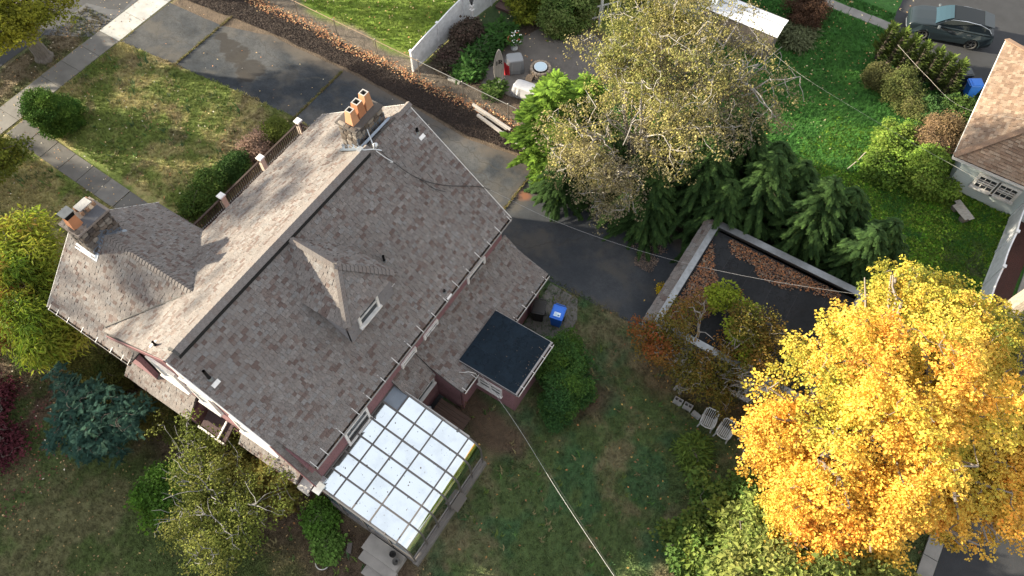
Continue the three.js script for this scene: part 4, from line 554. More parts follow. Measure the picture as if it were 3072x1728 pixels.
function plant(o) {
  const r = rngOf(o.seed), root = thing(o.name, o.label, o.cat ?? 'tree', [o.x, 0, o.z], 0, o.group), lobes = o.lobes.map((l) => (l.length === 6 ? l : [l[0], l[1], l[2], l[3], l[3], l[3]])).map((l) => [l[0] - o.x, l[1], l[2] - o.z, l[3], l[4], l[5]]);
  const pts = crownPoints(lobes, o.sprays, r, o.gap ?? 0.3, o.seed, o.shell ?? 0.45, o.bumpy), bark = o.bark ?? [0.13, 0.11, 0.095];
  // wood: stems to the lobes, then every spray joins the nearest wood
  const wood = [], tr = new MB(), br = new MB(), H = Math.max(...lobes.map((l) => l[1])), R0t = o.r ?? 0.12;
  const stems = o.stems ?? 1, fork = o.fork ?? H * 0.35;
  const path = (a, b, n, wob, sag = 0) => { const p = []; for (let i = 0; i <= n; i++) { const t = i / n; p.push([mix(a[0], b[0], t) + (r() - 0.5) * wob * Math.sin(t * 3.14), mix(a[1], b[1], t) + Math.sin(t * 3.14) * sag + (r() - 0.5) * wob * 0.5, mix(a[2], b[2], t) + (r() - 0.5) * wob * Math.sin(t * 3.14)]); } return p; };
  const keep = (p, rad) => p.forEach((q, i) => wood.push([q, rad * (1 - 0.6 * i / p.length)]));
  if (R0t > 0) {
    if (stems === 1) { const p = path([0, -0.1, 0], [o.lean?.[0] ?? 0, fork, o.lean?.[1] ?? 0], 5, 0.12); tr.tube(p, R0t * 1.25, R0t * 0.85, 9, bark); keep(p, R0t); const fl = [[0, -0.05, 0], [0, 0.35, 0]]; tr.tube(fl, R0t * 1.7, R0t * 1.1, 9, bark); }
    lobes.forEach((l, i) => { const s = stems === 1 ? [o.lean?.[0] ?? 0, fork * (0.8 + 0.25 * r()), o.lean?.[1] ?? 0] : [(r() - 0.5) * 0.5, 0, (r() - 0.5) * 0.5], top = [l[0] + (r() - 0.5) * l[3] * 0.4, l[1] + l[4] * 0.55, l[2] + (r() - 0.5) * l[5] * 0.4], p = path(s, top, 7, 0.35, 0.3); (stems === 1 ? br : tr).tube(p, R0t * (stems === 1 ? 0.6 : 0.9), R0t * 0.16, 7, bark); keep(p, R0t * 0.6); for (let k = 0; k < (o.limbs ?? 4); k++) { const q = p[2 + Math.floor(r() * 5)], a = r() * 6.283, e = [l[0] + Math.cos(a) * l[3] * 0.8, l[1] + (r() - 0.35) * l[4] * 0.9, l[2] + Math.sin(a) * l[5] * 0.8], w = path(q, e, 5, 0.22, 0.2); br.tube(w, R0t * 0.3, R0t * 0.08, 5, bark); keep(w, R0t * 0.28); } });
    for (const s of pts) { if (r() > (o.twigs ?? 0.6)) continue; let best = null, bd = 1e9; for (const w of wood) { const d = (w[0][0] - s[0]) ** 2 + (w[0][1] - s[1]) ** 2 * 1.4 + (w[0][2] - s[2]) ** 2; if (d < bd) { bd = d; best = w; } } if (best) { const w = path(best[0], s, 3, 0.3); br.tube(w, Math.min(0.035, best[1] * 0.6 + 0.006), 0.008, 3, bark); if (wood.length < 4200) keep(w, 0.02); } }
  }
  const crown = [], sr = o.sprayR ?? 0.55, flat = o.flat ?? 0.5;
  for (const s of pts) {
    const hue = n3(s[0] * 0.45, s[1] * 0.45, s[2] * 0.45, o.seed + 11) * 0.75 + r() * 0.35, tone = 0.8 + 0.4 * r();
    const tint = o.tint ? o.tint(s[0] + o.x, s[1], s[2] + o.z) : 0;
    for (let k = 0; k < o.per; k++) {
      const a = r() * 6.283, d = sr * Math.sqrt(r()), p = [s[0] + Math.cos(a) * d, s[1] + (r() - 0.5) * sr * flat * 2 - d * (o.droop ?? 0.25), s[2] + Math.sin(a) * d]; if (p[1] < 0.05) continue;
      const i = clamp(hue + tint + (r() - 0.5) * 0.28, 0, 0.999) * (o.colors.length - 1), c = mixc(o.colors[Math.floor(i)], o.colors[Math.ceil(i)], i % 1);
      crown.push({ m: M4(...p, r() * 6.283, (r() - 0.5) * 1.1, (r() - 0.5) * 1.1, (o.size ?? 1) * (0.75 + 0.5 * r())), c: mulc(c, (o.dim ?? 1) * tone * (0.85 + 0.3 * r())) });
    }
  }
  if (tr.p.length) tr.part(o.cat === 'shrub' || o.cat === 'plant' ? 'stem' : 'trunk', M.bark, root); if (br.p.length) br.part('branches', M.bark, root);
  instanced(o.cat === 'shrub' || o.cat === 'plant' ? 'foliage' : 'crown', o.leaf, o.mat ?? leafMid, crown, root);
  return root;
}
function conifer(o) {
  const r = rngOf(o.seed), root = thing(o.name, o.label, o.cat ?? 'tree', [o.x, 0, o.z], 0, o.group), t = new MB(), b = new MB(), list = [], h = o.h, R = o.R, bark = [0.09, 0.07, 0.055];
  t.tube([[0, -0.1, 0], [0.05, h * 0.5, 0.03], [0, h * 0.86, 0]], 0.16, 0.02, 8, bark);
  const n = o.n ?? 60;
  for (let i = 0; i < n; i++) {
    const y = h * (0.06 + 0.92 * Math.pow((i + r()) / n, 0.9)), f = y / h, L = R * Math.pow(1 - f, o.taper ?? 0.75) * (0.75 + 0.45 * r()) + 0.12, a = i * 2.4 + r() * 0.8, dx = Math.cos(a), dz = Math.sin(a), rise = (o.rise ?? 0.1) * (1 - f * 0.2), pts = [];
    for (let k = 0; k <= 4; k++) { const s = k / 4; pts.push([dx * L * s, y + L * (rise * s - (o.sag ?? 0.45) * s * s), dz * L * s]); }
    if (f < 0.8) b.tube(pts, 0.025, 0.006, 3, bark);
    const m = Math.max(3, Math.round(L * (o.dens ?? 9)));
    for (let k = 0; k < m; k++) {
      const s = 0.18 + 0.82 * (k + r()) / m, side = (k % 2 ? 1 : -1) * (1 - s * 0.75) * (0.5 + 0.6 * r()), p = [dx * L * s, y + L * (rise * s - (o.sag ?? 0.45) * s * s) + (r() - 0.5) * 0.1, dz * L * s];
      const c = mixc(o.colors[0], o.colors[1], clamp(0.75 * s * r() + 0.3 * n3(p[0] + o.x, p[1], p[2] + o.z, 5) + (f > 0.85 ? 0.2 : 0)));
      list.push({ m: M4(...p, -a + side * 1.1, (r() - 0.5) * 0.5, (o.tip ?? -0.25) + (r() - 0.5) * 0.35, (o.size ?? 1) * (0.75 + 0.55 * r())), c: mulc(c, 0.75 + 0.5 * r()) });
    }
  }
  t.part('trunk', M.bark, root); b.part('branches', M.bark, root); instanced('crown', o.leaf ?? FROND.hemlock, leafDark, list, root); return root;
}
// ---- the big trees
const gold = [[0.17, 0.21, 0.035], [0.48, 0.42, 0.06], [0.7, 0.52, 0.09], [0.76, 0.5, 0.09], [0.75, 0.42, 0.07], [0.68, 0.27, 0.05]];
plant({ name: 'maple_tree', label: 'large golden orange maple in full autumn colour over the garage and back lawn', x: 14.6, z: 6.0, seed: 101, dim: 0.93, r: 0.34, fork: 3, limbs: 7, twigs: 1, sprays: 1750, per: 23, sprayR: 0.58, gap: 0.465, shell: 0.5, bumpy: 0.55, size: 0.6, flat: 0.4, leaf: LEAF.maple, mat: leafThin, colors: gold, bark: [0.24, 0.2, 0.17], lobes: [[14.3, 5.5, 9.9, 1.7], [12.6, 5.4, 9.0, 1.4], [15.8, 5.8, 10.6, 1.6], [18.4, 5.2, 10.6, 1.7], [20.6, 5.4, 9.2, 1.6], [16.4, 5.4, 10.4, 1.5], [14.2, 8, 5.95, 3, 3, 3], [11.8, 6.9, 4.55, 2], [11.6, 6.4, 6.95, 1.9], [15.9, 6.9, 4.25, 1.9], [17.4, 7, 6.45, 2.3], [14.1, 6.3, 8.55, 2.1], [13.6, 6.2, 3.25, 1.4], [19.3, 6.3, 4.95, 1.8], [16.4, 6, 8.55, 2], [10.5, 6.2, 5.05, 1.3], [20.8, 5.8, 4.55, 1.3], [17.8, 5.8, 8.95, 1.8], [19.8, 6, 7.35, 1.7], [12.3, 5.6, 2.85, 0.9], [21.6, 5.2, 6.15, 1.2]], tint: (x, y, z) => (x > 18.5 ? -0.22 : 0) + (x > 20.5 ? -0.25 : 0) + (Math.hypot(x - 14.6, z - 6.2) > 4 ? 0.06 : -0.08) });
plant({ name: 'maple_tree', label: 'pale green maple at the bottom edge below the golden maple', x: 8.4, z: 5.9, seed: 102, dim: 0.68, r: 0.18, sprays: 300, per: 22, sprayR: 0.55, gap: 0.27, leaf: LEAF.maple, mat: leafThin, colors: [[0.09, 0.17, 0.03], [0.2, 0.27, 0.06], [0.3, 0.33, 0.08], [0.4, 0.34, 0.1]], lobes: [[8.2, 4.6, 6.0, 2.6, 2, 2.6], [6.6, 4.0, 4.4, 1.5], [9.8, 4.2, 7.4, 1.8], [9.6, 4.0, 4.6, 1.3]] });
plant({ name: 'maple_sapling', label: 'dark green leafy sapling in the shade under the golden maple', x: 10.4, z: 3.4, seed: 103, r: 0.08, sprays: 110, per: 20, sprayR: 0.5, gap: 0.25, leaf: LEAF.maple, mat: leafMid, colors: [[0.025, 0.06, 0.015], [0.06, 0.12, 0.025], [0.14, 0.17, 0.03]], lobes: [[10.5, 2.0, 3.5, 1.5, 1.2, 1.5], [8.6, 1.4, 2.6, 1.1, 0.9, 1.1], [11.6, 1.7, 4.6, 1.1]] });
plant({ name: 'maple_tree', label: 'thick furrowed trunk at the right edge beside the white fence, yellow crown above', x: 25.9, z: 10.35, seed: 104, r: 0.42, fork: 5.5, sprays: 170, per: 20, sprayR: 0.6, gap: 0.3, leaf: LEAF.maple, mat: leafThin, colors: gold.slice(0, 5), bark: [0.3, 0.255, 0.21], lobes: [[26.5, 9.5, 12.5, 3.4, 2.6, 3.2], [24.0, 7.6, 12.4, 1.9, 1.3, 1.6], [20.8, 6.4, 11.0, 1.5, 1.0, 1.3]] });
plant({ name: 'sycamore_tree', label: 'big half bare tree with tan leaves and many grey limbs above the driveway hedge', x: 24.6, z: -7.9, seed: 105, dim: 0.88, r: 0.17, stems: 5, limbs: 9, twigs: 1, sprays: 1100, per: 5, sprayR: 0.5, gap: 0.34, shell: 0.6, bumpy: 0.7, size: 0.78, droop: 0.4, leaf: LEAF.tan, mat: leafMid, colors: [[0.17, 0.145, 0.11], [0.22, 0.195, 0.135], [0.3, 0.265, 0.13], [0.4, 0.35, 0.12], [0.26, 0.27, 0.08]], bark: [0.36, 0.335, 0.31], tint: (x, y, z) => (y - 6.5) * 0.07 + (z + 8 < 0 ? 0.05 : -0.05), lobes: [[23.2, 7, -7.4, 3.4, 3.2, 3.4], [25.8, 9.2, -8.6, 2.6, 2.0, 2.5], [26.2, 7.2, -4.4, 2.5, 1.9, 2.4], [20.8, 5.2, -9.4, 2.0, 2.2, 2.0], [20.2, 4.4, -7.4, 1.7, 2, 1.6], [23.6, 8.4, -10.0, 1.6, 1.4, 1.5], [28.4, 7.6, -6.4, 1.7, 1.2, 1.8]] });  // lower leaves greyer, upper ones brighter: shade below put into leaf colour
// ---- hedge of conifers along the property line
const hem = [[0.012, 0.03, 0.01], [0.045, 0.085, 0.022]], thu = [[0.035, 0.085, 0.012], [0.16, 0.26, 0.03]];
for (const [x, z, h, R, s, w] of [[21.9, -6.1, 5, 1.8, 1, 'nearest the front corner of the garage'], [22.5, -8.7, 4.6, 1.9, 2, 'under the tan sycamore beside the driveway'], [23.5, -4.4, 6.4, 2.3, 3, 'just behind the front corner of the garage'], [24.1, -1.8, 6.5, 2.3, 4, 'behind the middle of the garage'], [24.3, 0.8, 6.2, 2.3, 5, 'towards the back end of the garage'], [23.9, 3.3, 5, 2.0, 6, 'at the back corner of the garage next to the golden maple'], [26.0, -0.6, 4.6, 2.0, 7, 'on the lawn side of the hedge, beside the sunlit weeds'], [26.1, -3.5, 6, 2.2, 8, 'on the lawn side of the hedge, right of the tan sycamore'], [21.2, -10.6, 3.4, 1.5, 9, 'smallest one at the driveway edge behind the bright cedars'], [25.4, -6.2, 5.2, 2.3, 10, 'in the middle of the hedge under the right side of the sycamore'], [25.8, 1.9, 4.6, 2.0, 11, 'at the sunlit end of the hedge facing the weeds'], [22.6, -7.1, 4.4, 1.9, 12, 'between the sycamore trunk and the garage corner'], [23.0, -3.0, 4.8, 1.9, 13, 'pressed against the far side of the garage'], [27.4, -2.0, 3.6, 1.7, 14, 'low outlier on the lawn side of the hedge'], [25.2, 3.9, 4.4, 2.0, 15, 'last of the hedge, towards the white fence'], [27.0, -4.9, 4.6, 2.0, 16, 'low one under the right edge of the sycamore crown']])
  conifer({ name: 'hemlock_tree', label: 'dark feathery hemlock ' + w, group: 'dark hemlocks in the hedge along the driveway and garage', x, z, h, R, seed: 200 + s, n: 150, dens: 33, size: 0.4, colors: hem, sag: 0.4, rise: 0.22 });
for (const [x, z, h, R, s, w] of [[22.9, -12.6, 5.4, 1.9, 1, 'tallest of the bright cedars, beside the driveway'], [24.5, -13.0, 4.4, 1.6, 2, 'bright cedar nearest the covered patio furniture'], [22.2, -11.4, 4.0, 1.6, 3, 'bright cedar closest to the tan sycamore'], [24.4, -11.2, 5.4, 1.7, 4, 'bright cedar hidden between the sycamore and the patio']])
  conifer({ name: 'cedar_tree', label: w + ', yellow green feathery foliage', x, z, h, R, seed: 230 + s, n: 120, dens: 20, leaf: FROND.thuja, size: 0.85, colors: thu, sag: 0.15, rise: 0.45, tip: 0.15 });
// ---- front and street
plant({ name: 'street_tree', label: 'olive green street tree on the verge in the top left corner', x: 13.7, z: -40.7, seed: 110, r: 0.36, fork: 3.2, sprays: 240, per: 22, sprayR: 0.55, gap: 0.25, leaf: LEAF.broad, mat: leafThin, colors: [[0.11, 0.14, 0.014], [0.25, 0.26, 0.025], [0.4, 0.36, 0.035]], bark: [0.2, 0.175, 0.15], lobes: [[12.8, 6.4, -41, 2.6, 2.0, 2.4], [13.2, 4.7, -38.7, 1.7, 1.1, 1.5], [15.1, 4.4, -37.9, 1.2, 0.8, 1.0], [11.4, 4.9, -38.5, 1.5, 1.1, 1.4]] });
plant({ name: 'street_tree', label: 'green leafy branches of a tree at the left edge beside the front walk', x: 4.6, z: -35.5, seed: 111, r: 0.22, sprays: 130, per: 20, sprayR: 0.5, leaf: LEAF.broad, mat: leafThin, colors: [[0.05, 0.08, 0.012], [0.12, 0.15, 0.018], [0.2, 0.2, 0.025]], lobes: [[5.3, 4.6, -34.6, 2.0, 1.6, 2.0], [6.7, 3.5, -33.3, 1.1, 0.9, 1.0]] });
plant({ name: 'holly_bush', label: 'round dense dark green holly bush on the front lawn beside the walk', cat: 'shrub', x: 10.5, z: -35.5, seed: 112, r: 0.06, stems: 3, sprays: 260, per: 22, sprayR: 0.3, gap: 0.22, shell: 0.34, bumpy: 0.75, leaf: LEAF.box, mat: leafDark, colors: [[0.02, 0.05, 0.014], [0.04, 0.1, 0.018], [0.09, 0.15, 0.02]], lobes: [[10.6, 1.1, -35.6, 1.05, 1.1, 1.05], [10.5, 2.0, -35.5, 0.7, 0.7, 0.7]] });
plant({ name: 'sumac_tree', label: 'yellow green and orange sumac beside the small front wing', x: 2.0, z: -25.4, seed: 113, dim: 0.85, r: 0.07, stems: 3, sprays: 300, per: 11, sprayR: 0.45, gap: 0.3, droop: 0.4, leaf: LEAF.lance, mat: leafThin, colors: [[0.06, 0.13, 0.014], [0.17, 0.25, 0.022], [0.33, 0.36, 0.04], [0.4, 0.23, 0.06]], tint: (x, y, z) => (x < 2.4 && z < -25.6 ? 0.35 : -0.16), bumpy: 0.7, lobes: [[3.9, 4.1, -28.0, 1.25], [2.9, 3.8, -26.7, 1.5], [1.7, 3.2, -25.4, 1.4], [1.5, 2.2, -24.2, 1.2], [0.9, 2.6, -27, 1.4]] });
plant({ name: 'wild_shrub', label: 'tangled brown and green shrub below the eave of the front wing', cat: 'shrub', x: 1.5, z: -22, seed: 114, r: 0.03, stems: 3, sprays: 170, per: 16, sprayR: 0.4, leaf: LEAF.small, mat: leafMid, colors: [[0.05, 0.08, 0.015], [0.13, 0.13, 0.03], [0.2, 0.13, 0.05]], lobes: [[1.7, 1.1, -23, 0.9, 0.8, 0.9], [1.3, 0.9, -21.6, 0.9, 0.8, 0.9], [1.5, 0.7, -19.2, 0.8, 0.6, 1], [1.8, 0.6, -17.5, 0.5, 0.5, 1]] });
plant({ name: 'mimosa_tree', label: 'blue green feathery mimosa in the side yard left of the house', x: -0.2, z: -20, seed: 115, r: 0.06, stems: 3, sprays: 170, per: 12, sprayR: 0.3, gap: 0.3, bumpy: 0.8, size: 0.55, leaf: FROND.mimosa, mat: leafDark, colors: [[0.012, 0.034, 0.026], [0.02, 0.05, 0.038], [0.034, 0.075, 0.045]], lobes: [[0.2, 2.2, -20.8, 1.1, 0.7, 1.1], [0.7, 2.1, -19.2, 0.9, 0.6, 0.9], [-0.6, 2.0, -19.4, 1.0, 0.6, 1.0], [0.3, 2.3, -22.3, 0.7, 0.5, 0.8], [-0.9, 1.8, -20.8, 0.8, 0.5, 0.7]] });
plant({ name: 'crabapple_tree', label: 'sparse crabapple with grey twigs and small yellow green leaves at bottom left', x: 0.1, z: -13.6, seed: 116, r: 0.075, stems: 4, limbs: 9, twigs: 1, sprays: 340, per: 5, sprayR: 0.42, gap: 0.42, shell: 0.6, bumpy: 0.8, leaf: LEAF.small, mat: leafMid, colors: [[0.085, 0.12, 0.02], [0.15, 0.18, 0.035], [0.24, 0.22, 0.055]], bark: [0.24, 0.235, 0.23], lobes: [[0.4, 2.6, -14.4, 1.7, 1.1, 1.7], [-0.5, 2.2, -12.6, 1.7, 1, 1.6], [1.2, 2.3, -12.2, 1.3, 0.9, 1.4], [0.9, 2.6, -16, 1.1, 0.9, 1.1], [-0.9, 2.2, -14.4, 1.2, 0.9, 1.2]] });
plant({ name: 'green_shrub', label: 'dense bright green shrub at the left side of the crabapple', cat: 'shrub', x: -0.6, z: -16.1, seed: 117, r: 0.03, stems: 3, sprays: 110, per: 18, sprayR: 0.35, gap: 0.12, leaf: LEAF.broad, mat: leafMid, colors: [[0.03, 0.08, 0.01], [0.07, 0.15, 0.016], [0.13, 0.19, 0.02]], lobes: [[-0.6, 1.2, -16.1, 1.0, 0.9, 1.0], [0.1, 1.3, -15.4, 0.8]] });
plant({ name: 'evergreen_bush', label: 'rounded evergreen bush beside the flat roofed back porch and the blue bin', cat: 'shrub', x: 12.5, z: -5.2, seed: 118, r: 0.05, stems: 3, sprays: 230, per: 20, sprayR: 0.3, gap: 0.22, shell: 0.34, bumpy: 0.75, leaf: LEAF.box, mat: leafDark, colors: [[0.02, 0.055, 0.022], [0.035, 0.09, 0.025], [0.075, 0.14, 0.02]], lobes: [[12.9, 1.2, -5.6, 0.95, 1.1, 0.95], [12.1, 0.9, -4.7, 0.95, 0.9, 0.95], [11.3, 0.7, -4.7, 0.8, 0.7, 0.7]] });
plant({ name: 'dogwood_tree', label: 'thin orange and red leaved tree leaning over the near edge of the garage roof', x: 15.1, z: -0.7, seed: 119, r: 0.09, stems: 5, limbs: 5, twigs: 1, sprays: 250, per: 6, sprayR: 0.45, gap: 0.38, bumpy: 0.8, leaf: LEAF.small, mat: leafThin, size: 1.1, colors: [[0.1, 0.12, 0.02], [0.17, 0.14, 0.025], [0.26, 0.13, 0.03], [0.3, 0.07, 0.025]], bark: [0.3, 0.28, 0.26], tint: (x, y, z) => (x < 15.6 && z < -1.6 ? 0.3 : -0.1) + (z > 0.3 ? -0.3 : 0), lobes: [[15.5, 2.5, -2.4, 1.1, 1, 1], [16.7, 3.4, -1.2, 1.3, 0.8, 1.2], [15.4, 2.2, -0.2, 1.1, 1.1, 1.2], [17.3, 3.5, 0.9, 1.4, 0.7, 1.3], [15.3, 1.8, 1.5, 1, 1, 1.1], [16.3, 3.0, 2, 1, 0.7, 1]] });
plant({ name: 'vine_shrub', label: 'lime green leafy shoots rising over the garage roof', cat: 'shrub', x: 15.9, z: 0.3, seed: 120, r: 0.03, stems: 2, sprays: 46, per: 14, sprayR: 0.3, leaf: LEAF.broad, mat: leafThin, colors: [[0.16, 0.24, 0.02], [0.3, 0.34, 0.03]], lobes: [[17.8, 3.3, 0.2, 0.9, 0.4, 0.5], [18.4, 3.4, -0.8, 0.5, 0.4, 0.6], [17, 3.1, 1.1, 0.6, 0.4, 0.5]] });
// ---- shrubs
plant({ name: 'red_maple_shrub', label: 'low dark red leaved maple spreading at the far left edge', cat: 'shrub', x: -2.2, z: -24.6, seed: 170, r: 0.04, stems: 3, sprays: 70, per: 8, sprayR: 0.45, gap: 0.36, leaf: LEAF.broad, mat: leafDark, colors: [[0.035, 0.01, 0.014], [0.07, 0.016, 0.024], [0.11, 0.03, 0.035]], lobes: [[-1.7, 0.6, -25.6, 0.8, 0.4, 0.8], [-3.0, 0.7, -23.6, 1.0, 0.4, 1.0]] });
const shrub = (label, x, z, seed, lobes, colors, o = {}) => plant({ name: o.name ?? 'garden_shrub', label, cat: o.cat ?? 'shrub', x, z, seed, r: 0.025, stems: 2, limbs: 2, sprays: o.n ?? 90, per: o.per ?? 16, sprayR: o.sr ?? 0.32, gap: o.gap ?? 0.15, leaf: o.leaf ?? LEAF.small, mat: o.mat ?? leafMid, colors, lobes, size: o.size, bumpy: 0.8, shell: 0.42 });
const dkg = [[0.018, 0.045, 0.012], [0.04, 0.085, 0.018], [0.08, 0.12, 0.02]], lime = [[0.07, 0.14, 0.018], [0.16, 0.26, 0.035], [0.3, 0.34, 0.07]], rust = [[0.06, 0.055, 0.02], [0.15, 0.1, 0.045], [0.24, 0.15, 0.07]], plum = [[0.04, 0.045, 0.03], [0.075, 0.065, 0.045], [0.11, 0.07, 0.06]];
shrub('clipped yew nearest the front wing, below the railing', 11.2, -26, 131, [[11.0, 0.5, -25.7, 1.0, 0.5, 0.6], [12.1, 0.6, -25.9, 0.7, 0.5, 0.6]], dkg, { leaf: LEAF.box, mat: leafDark, name: 'yew_bush', n: 120 });
shrub('middle yew bush below the terrace railing', 13.8, -26, 132, [[13.5, 0.5, -25.7, 0.7, 0.5, 0.6]], dkg, { leaf: LEAF.box, mat: leafDark, name: 'yew_bush' });
shrub('thin pinkish brown shrub in front of the terrace railing', 15.1, -25.8, 133, [[15, 0.5, -25.7, 0.8, 0.5, 0.7], [15.8, 0.4, -26, 0.5]], [[0.12, 0.09, 0.05], [0.26, 0.17, 0.13], [0.34, 0.25, 0.2]], { n: 70, per: 10 });
shrub('bright yew bush at the outer corner of the terrace', 16.6, -25.8, 134, [[16.5, 0.4, -25.6, 0.6, 0.4, 0.5]], [[0.06, 0.09, 0.015], [0.14, 0.17, 0.03]], { leaf: LEAF.box, name: 'yew_bush' });
shrub('purple brown rhododendron at the low end of the white fence', 26.2, -21.2, 135, [[26.1, 0.5, -20.8, 0.9, 0.5, 0.5]], plum, { leaf: LEAF.broad, n: 120, name: 'rhododendron' });
shrub('taller purple brown rhododendron in the middle of the white fence', 28.2, -21.2, 136, [[28.0, 0.75, -20.9, 0.95, 0.7, 0.55]], [[0.035, 0.04, 0.025], [0.07, 0.055, 0.04], [0.12, 0.075, 0.06]], { leaf: LEAF.broad, n: 120, name: 'rhododendron' });
shrub('low spreading dark juniper beside the stepping edge of the patio', 27.4, -19.5, 137, [[25.9, 0.45, -19.4, 0.8, 0.5, 0.7], [27, 0.5, -19.6, 0.9, 0.5, 0.7], [28.2, 0.5, -19.5, 0.9, 0.5, 0.7], [29.3, 0.5, -19.5, 0.8, 0.5, 0.6]], [[0.015, 0.045, 0.01], [0.035, 0.085, 0.015]], { leaf: FROND.thuja, mat: leafDark, n: 210, size: 0.7, name: 'juniper' });
shrub('small juniper at the foot of the tall beige board', 25.8, -17.2, 138, [[25.6, 0.2, -17.4, 0.6, 0.25, 0.5]], [[0.03, 0.07, 0.012], [0.08, 0.11, 0.02]], { leaf: FROND.thuja, n: 40, size: 0.6, name: 'juniper' });
shrub('golden green arbor bush at the top edge beside the brick steps', 32, -19.3, 139, [[31.9, 1.4, -19.2, 1.0, 1.4, 0.9], [33, 1.5, -18.4, 1.0, 1.4, 0.9]], [[0.05, 0.09, 0.012], [0.16, 0.19, 0.02], [0.3, 0.28, 0.03]], { n: 170, leaf: LEAF.broad });
shrub('sunlit light green bush at the far end of the patio', 32, -17.2, 140, [[31.8, 1.2, -17, 1.1, 1.2, 1.0], [32.8, 1.4, -16.2, 0.9, 1.1, 0.8]], [[0.04, 0.1, 0.02], [0.14, 0.2, 0.05], [0.3, 0.32, 0.12]], { n: 160, leaf: LEAF.broad });
shrub('reddish brown shrub at the top edge beside the garden path', 40.2, -5, 141, [[40.2, 0.9, -5, 1.1, 0.9, 1.0]], [[0.06, 0.035, 0.02], [0.12, 0.06, 0.035]], { n: 90 });
shrub('grey green grassy plant next to the white roofed shed', 38.7, -4.9, 142, [[38.7, 0.45, -4.8, 0.8, 0.45, 0.7]], [[0.06, 0.08, 0.03], [0.17, 0.19, 0.1]], { leaf: LEAF.lance, n: 50, cat: 'plant' });
shrub('olive shrub in front of the first dwarf arborvitae', 37.9, 0.2, 143, [[37.9, 0.6, 0.3, 0.8, 0.6, 0.7]], [[0.06, 0.075, 0.02], [0.14, 0.13, 0.05]], { n: 80 });
shrub('olive brown shrub in front of the middle dwarf arborvitae', 37.4, 2, 144, [[37.6, 0.7, 1.6, 0.9, 0.7, 0.8], [36.9, 0.6, 2.6, 0.8, 0.6, 0.8]], [[0.05, 0.08, 0.02], [0.12, 0.14, 0.04], [0.17, 0.13, 0.06]], { n: 140 });
shrub('light green leafy shrub in front of the last dwarf arborvitae', 36.7, 3.7, 145, [[36.7, 0.6, 3.7, 0.8, 0.6, 0.7]], [[0.03, 0.08, 0.02], [0.08, 0.15, 0.04]], { n: 80, leaf: LEAF.broad });
shrub('dark green shrub beside the far eave of the tan roofed house', 37.4, 4.9, 146, [[37.2, 0.9, 4.9, 0.8, 0.8, 0.7]], dkg, { n: 90, leaf: LEAF.broad });
shrub('rusty pink rose bush against the tan roofed house', 35.2, 4.6, 147, [[35.3, 1.0, 4.5, 1.1, 0.9, 0.8], [34.3, 0.9, 4.2, 0.8]], [[0.09, 0.07, 0.03], [0.2, 0.14, 0.07], [0.34, 0.22, 0.14]], { n: 150 });
shrub('sunlit lime shrub nearest the corner of the tan roofed house', 32.3, 4.5, 148, [[32.2, 1.1, 4.5, 1.1, 1.0, 0.9], [31.9, 0.8, 5.6, 0.7]], lime, { n: 170, leaf: LEAF.broad, mat: leafThin });
shrub('spreading lime bush on the sunlit part of the right hand lawn', 33.3, 2.8, 149, [[33.3, 0.7, 2.8, 1.2, 0.7, 1.0], [31.6, 0.6, 2.8, 1.0, 0.6, 0.9]], lime, { n: 190, leaf: LEAF.broad, mat: leafThin });
shrub('yellow green bush behind the back corner of the garage', 24.6, 5.2, 150, [[24.4, 1.1, 5.3, 1.2, 1, 1], [25.8, 0.8, 3.6, 1, 0.8, 1]], [[0.05, 0.1, 0.02], [0.12, 0.17, 0.03]], { n: 130, leaf: LEAF.broad });
shrub('leafy green clump at the wall left of the sunroom', 2.1, -10.4, 151, [[2.0, 0.5, -10.4, 0.6, 0.5, 0.5]], [[0.04, 0.12, 0.015], [0.1, 0.2, 0.03]], { n: 36, cat: 'plant', leaf: LEAF.broad });
shrub('small light green plant on the bare soil beside the steps', 1.3, -9.4, 152, [[1.3, 0.35, -9.4, 0.45, 0.35, 0.5]], [[0.08, 0.17, 0.03], [0.17, 0.25, 0.06]], { n: 26, cat: 'plant', leaf: LEAF.broad });
shrub('lone weedy plant on the back lawn in front of the chairs', 12.7, 1.2, 153, [[12.7, 0.25, 1.2, 0.5, 0.25, 0.5]], [[0.03, 0.08, 0.03], [0.14, 0.2, 0.03]], { n: 24, cat: 'plant', leaf: LEAF.lance });
shrub('fern tangle along the side wall between the two bays', 2.0, -15.2, 154, [[1.9, 0.5, -15.4, 0.5, 0.5, 1.0], [1.9, 0.5, -13, 0.5, 0.5, 1.2]], [[0.05, 0.08, 0.015], [0.16, 0.13, 0.03]], { n: 110, leaf: FROND.mimosa, size: 0.8, cat: 'plant' });
for (let i = 0, first = null; i < 7; i++) { const x = 39.7 - i * 0.13, z = -0.25 + i * 0.68; if (!first) { first = conifer({ name: 'dwarf_arborvitae', label: 'first of seven pointed dwarf arborvitae, at the lawn end of the row', cat: 'shrub', group: 'row of pointed arborvitae along the dark driveway', x, z, h: 2.5, R: 0.4, seed: 260, n: 80, dens: 26, leaf: FROND.thuja, size: 0.5, taper: 0.9, colors: [[0.025, 0.05, 0.01], [0.075, 0.1, 0.016]], sag: -0.1, rise: 0.7, tip: 0.7 }); } else copyOf(first, [x, 0, z], i * 1.3, ['second', 'third', 'fourth', 'fifth', 'sixth', 'last'][i - 1] + ' of seven pointed dwarf arborvitae counted from the lawn end'); }
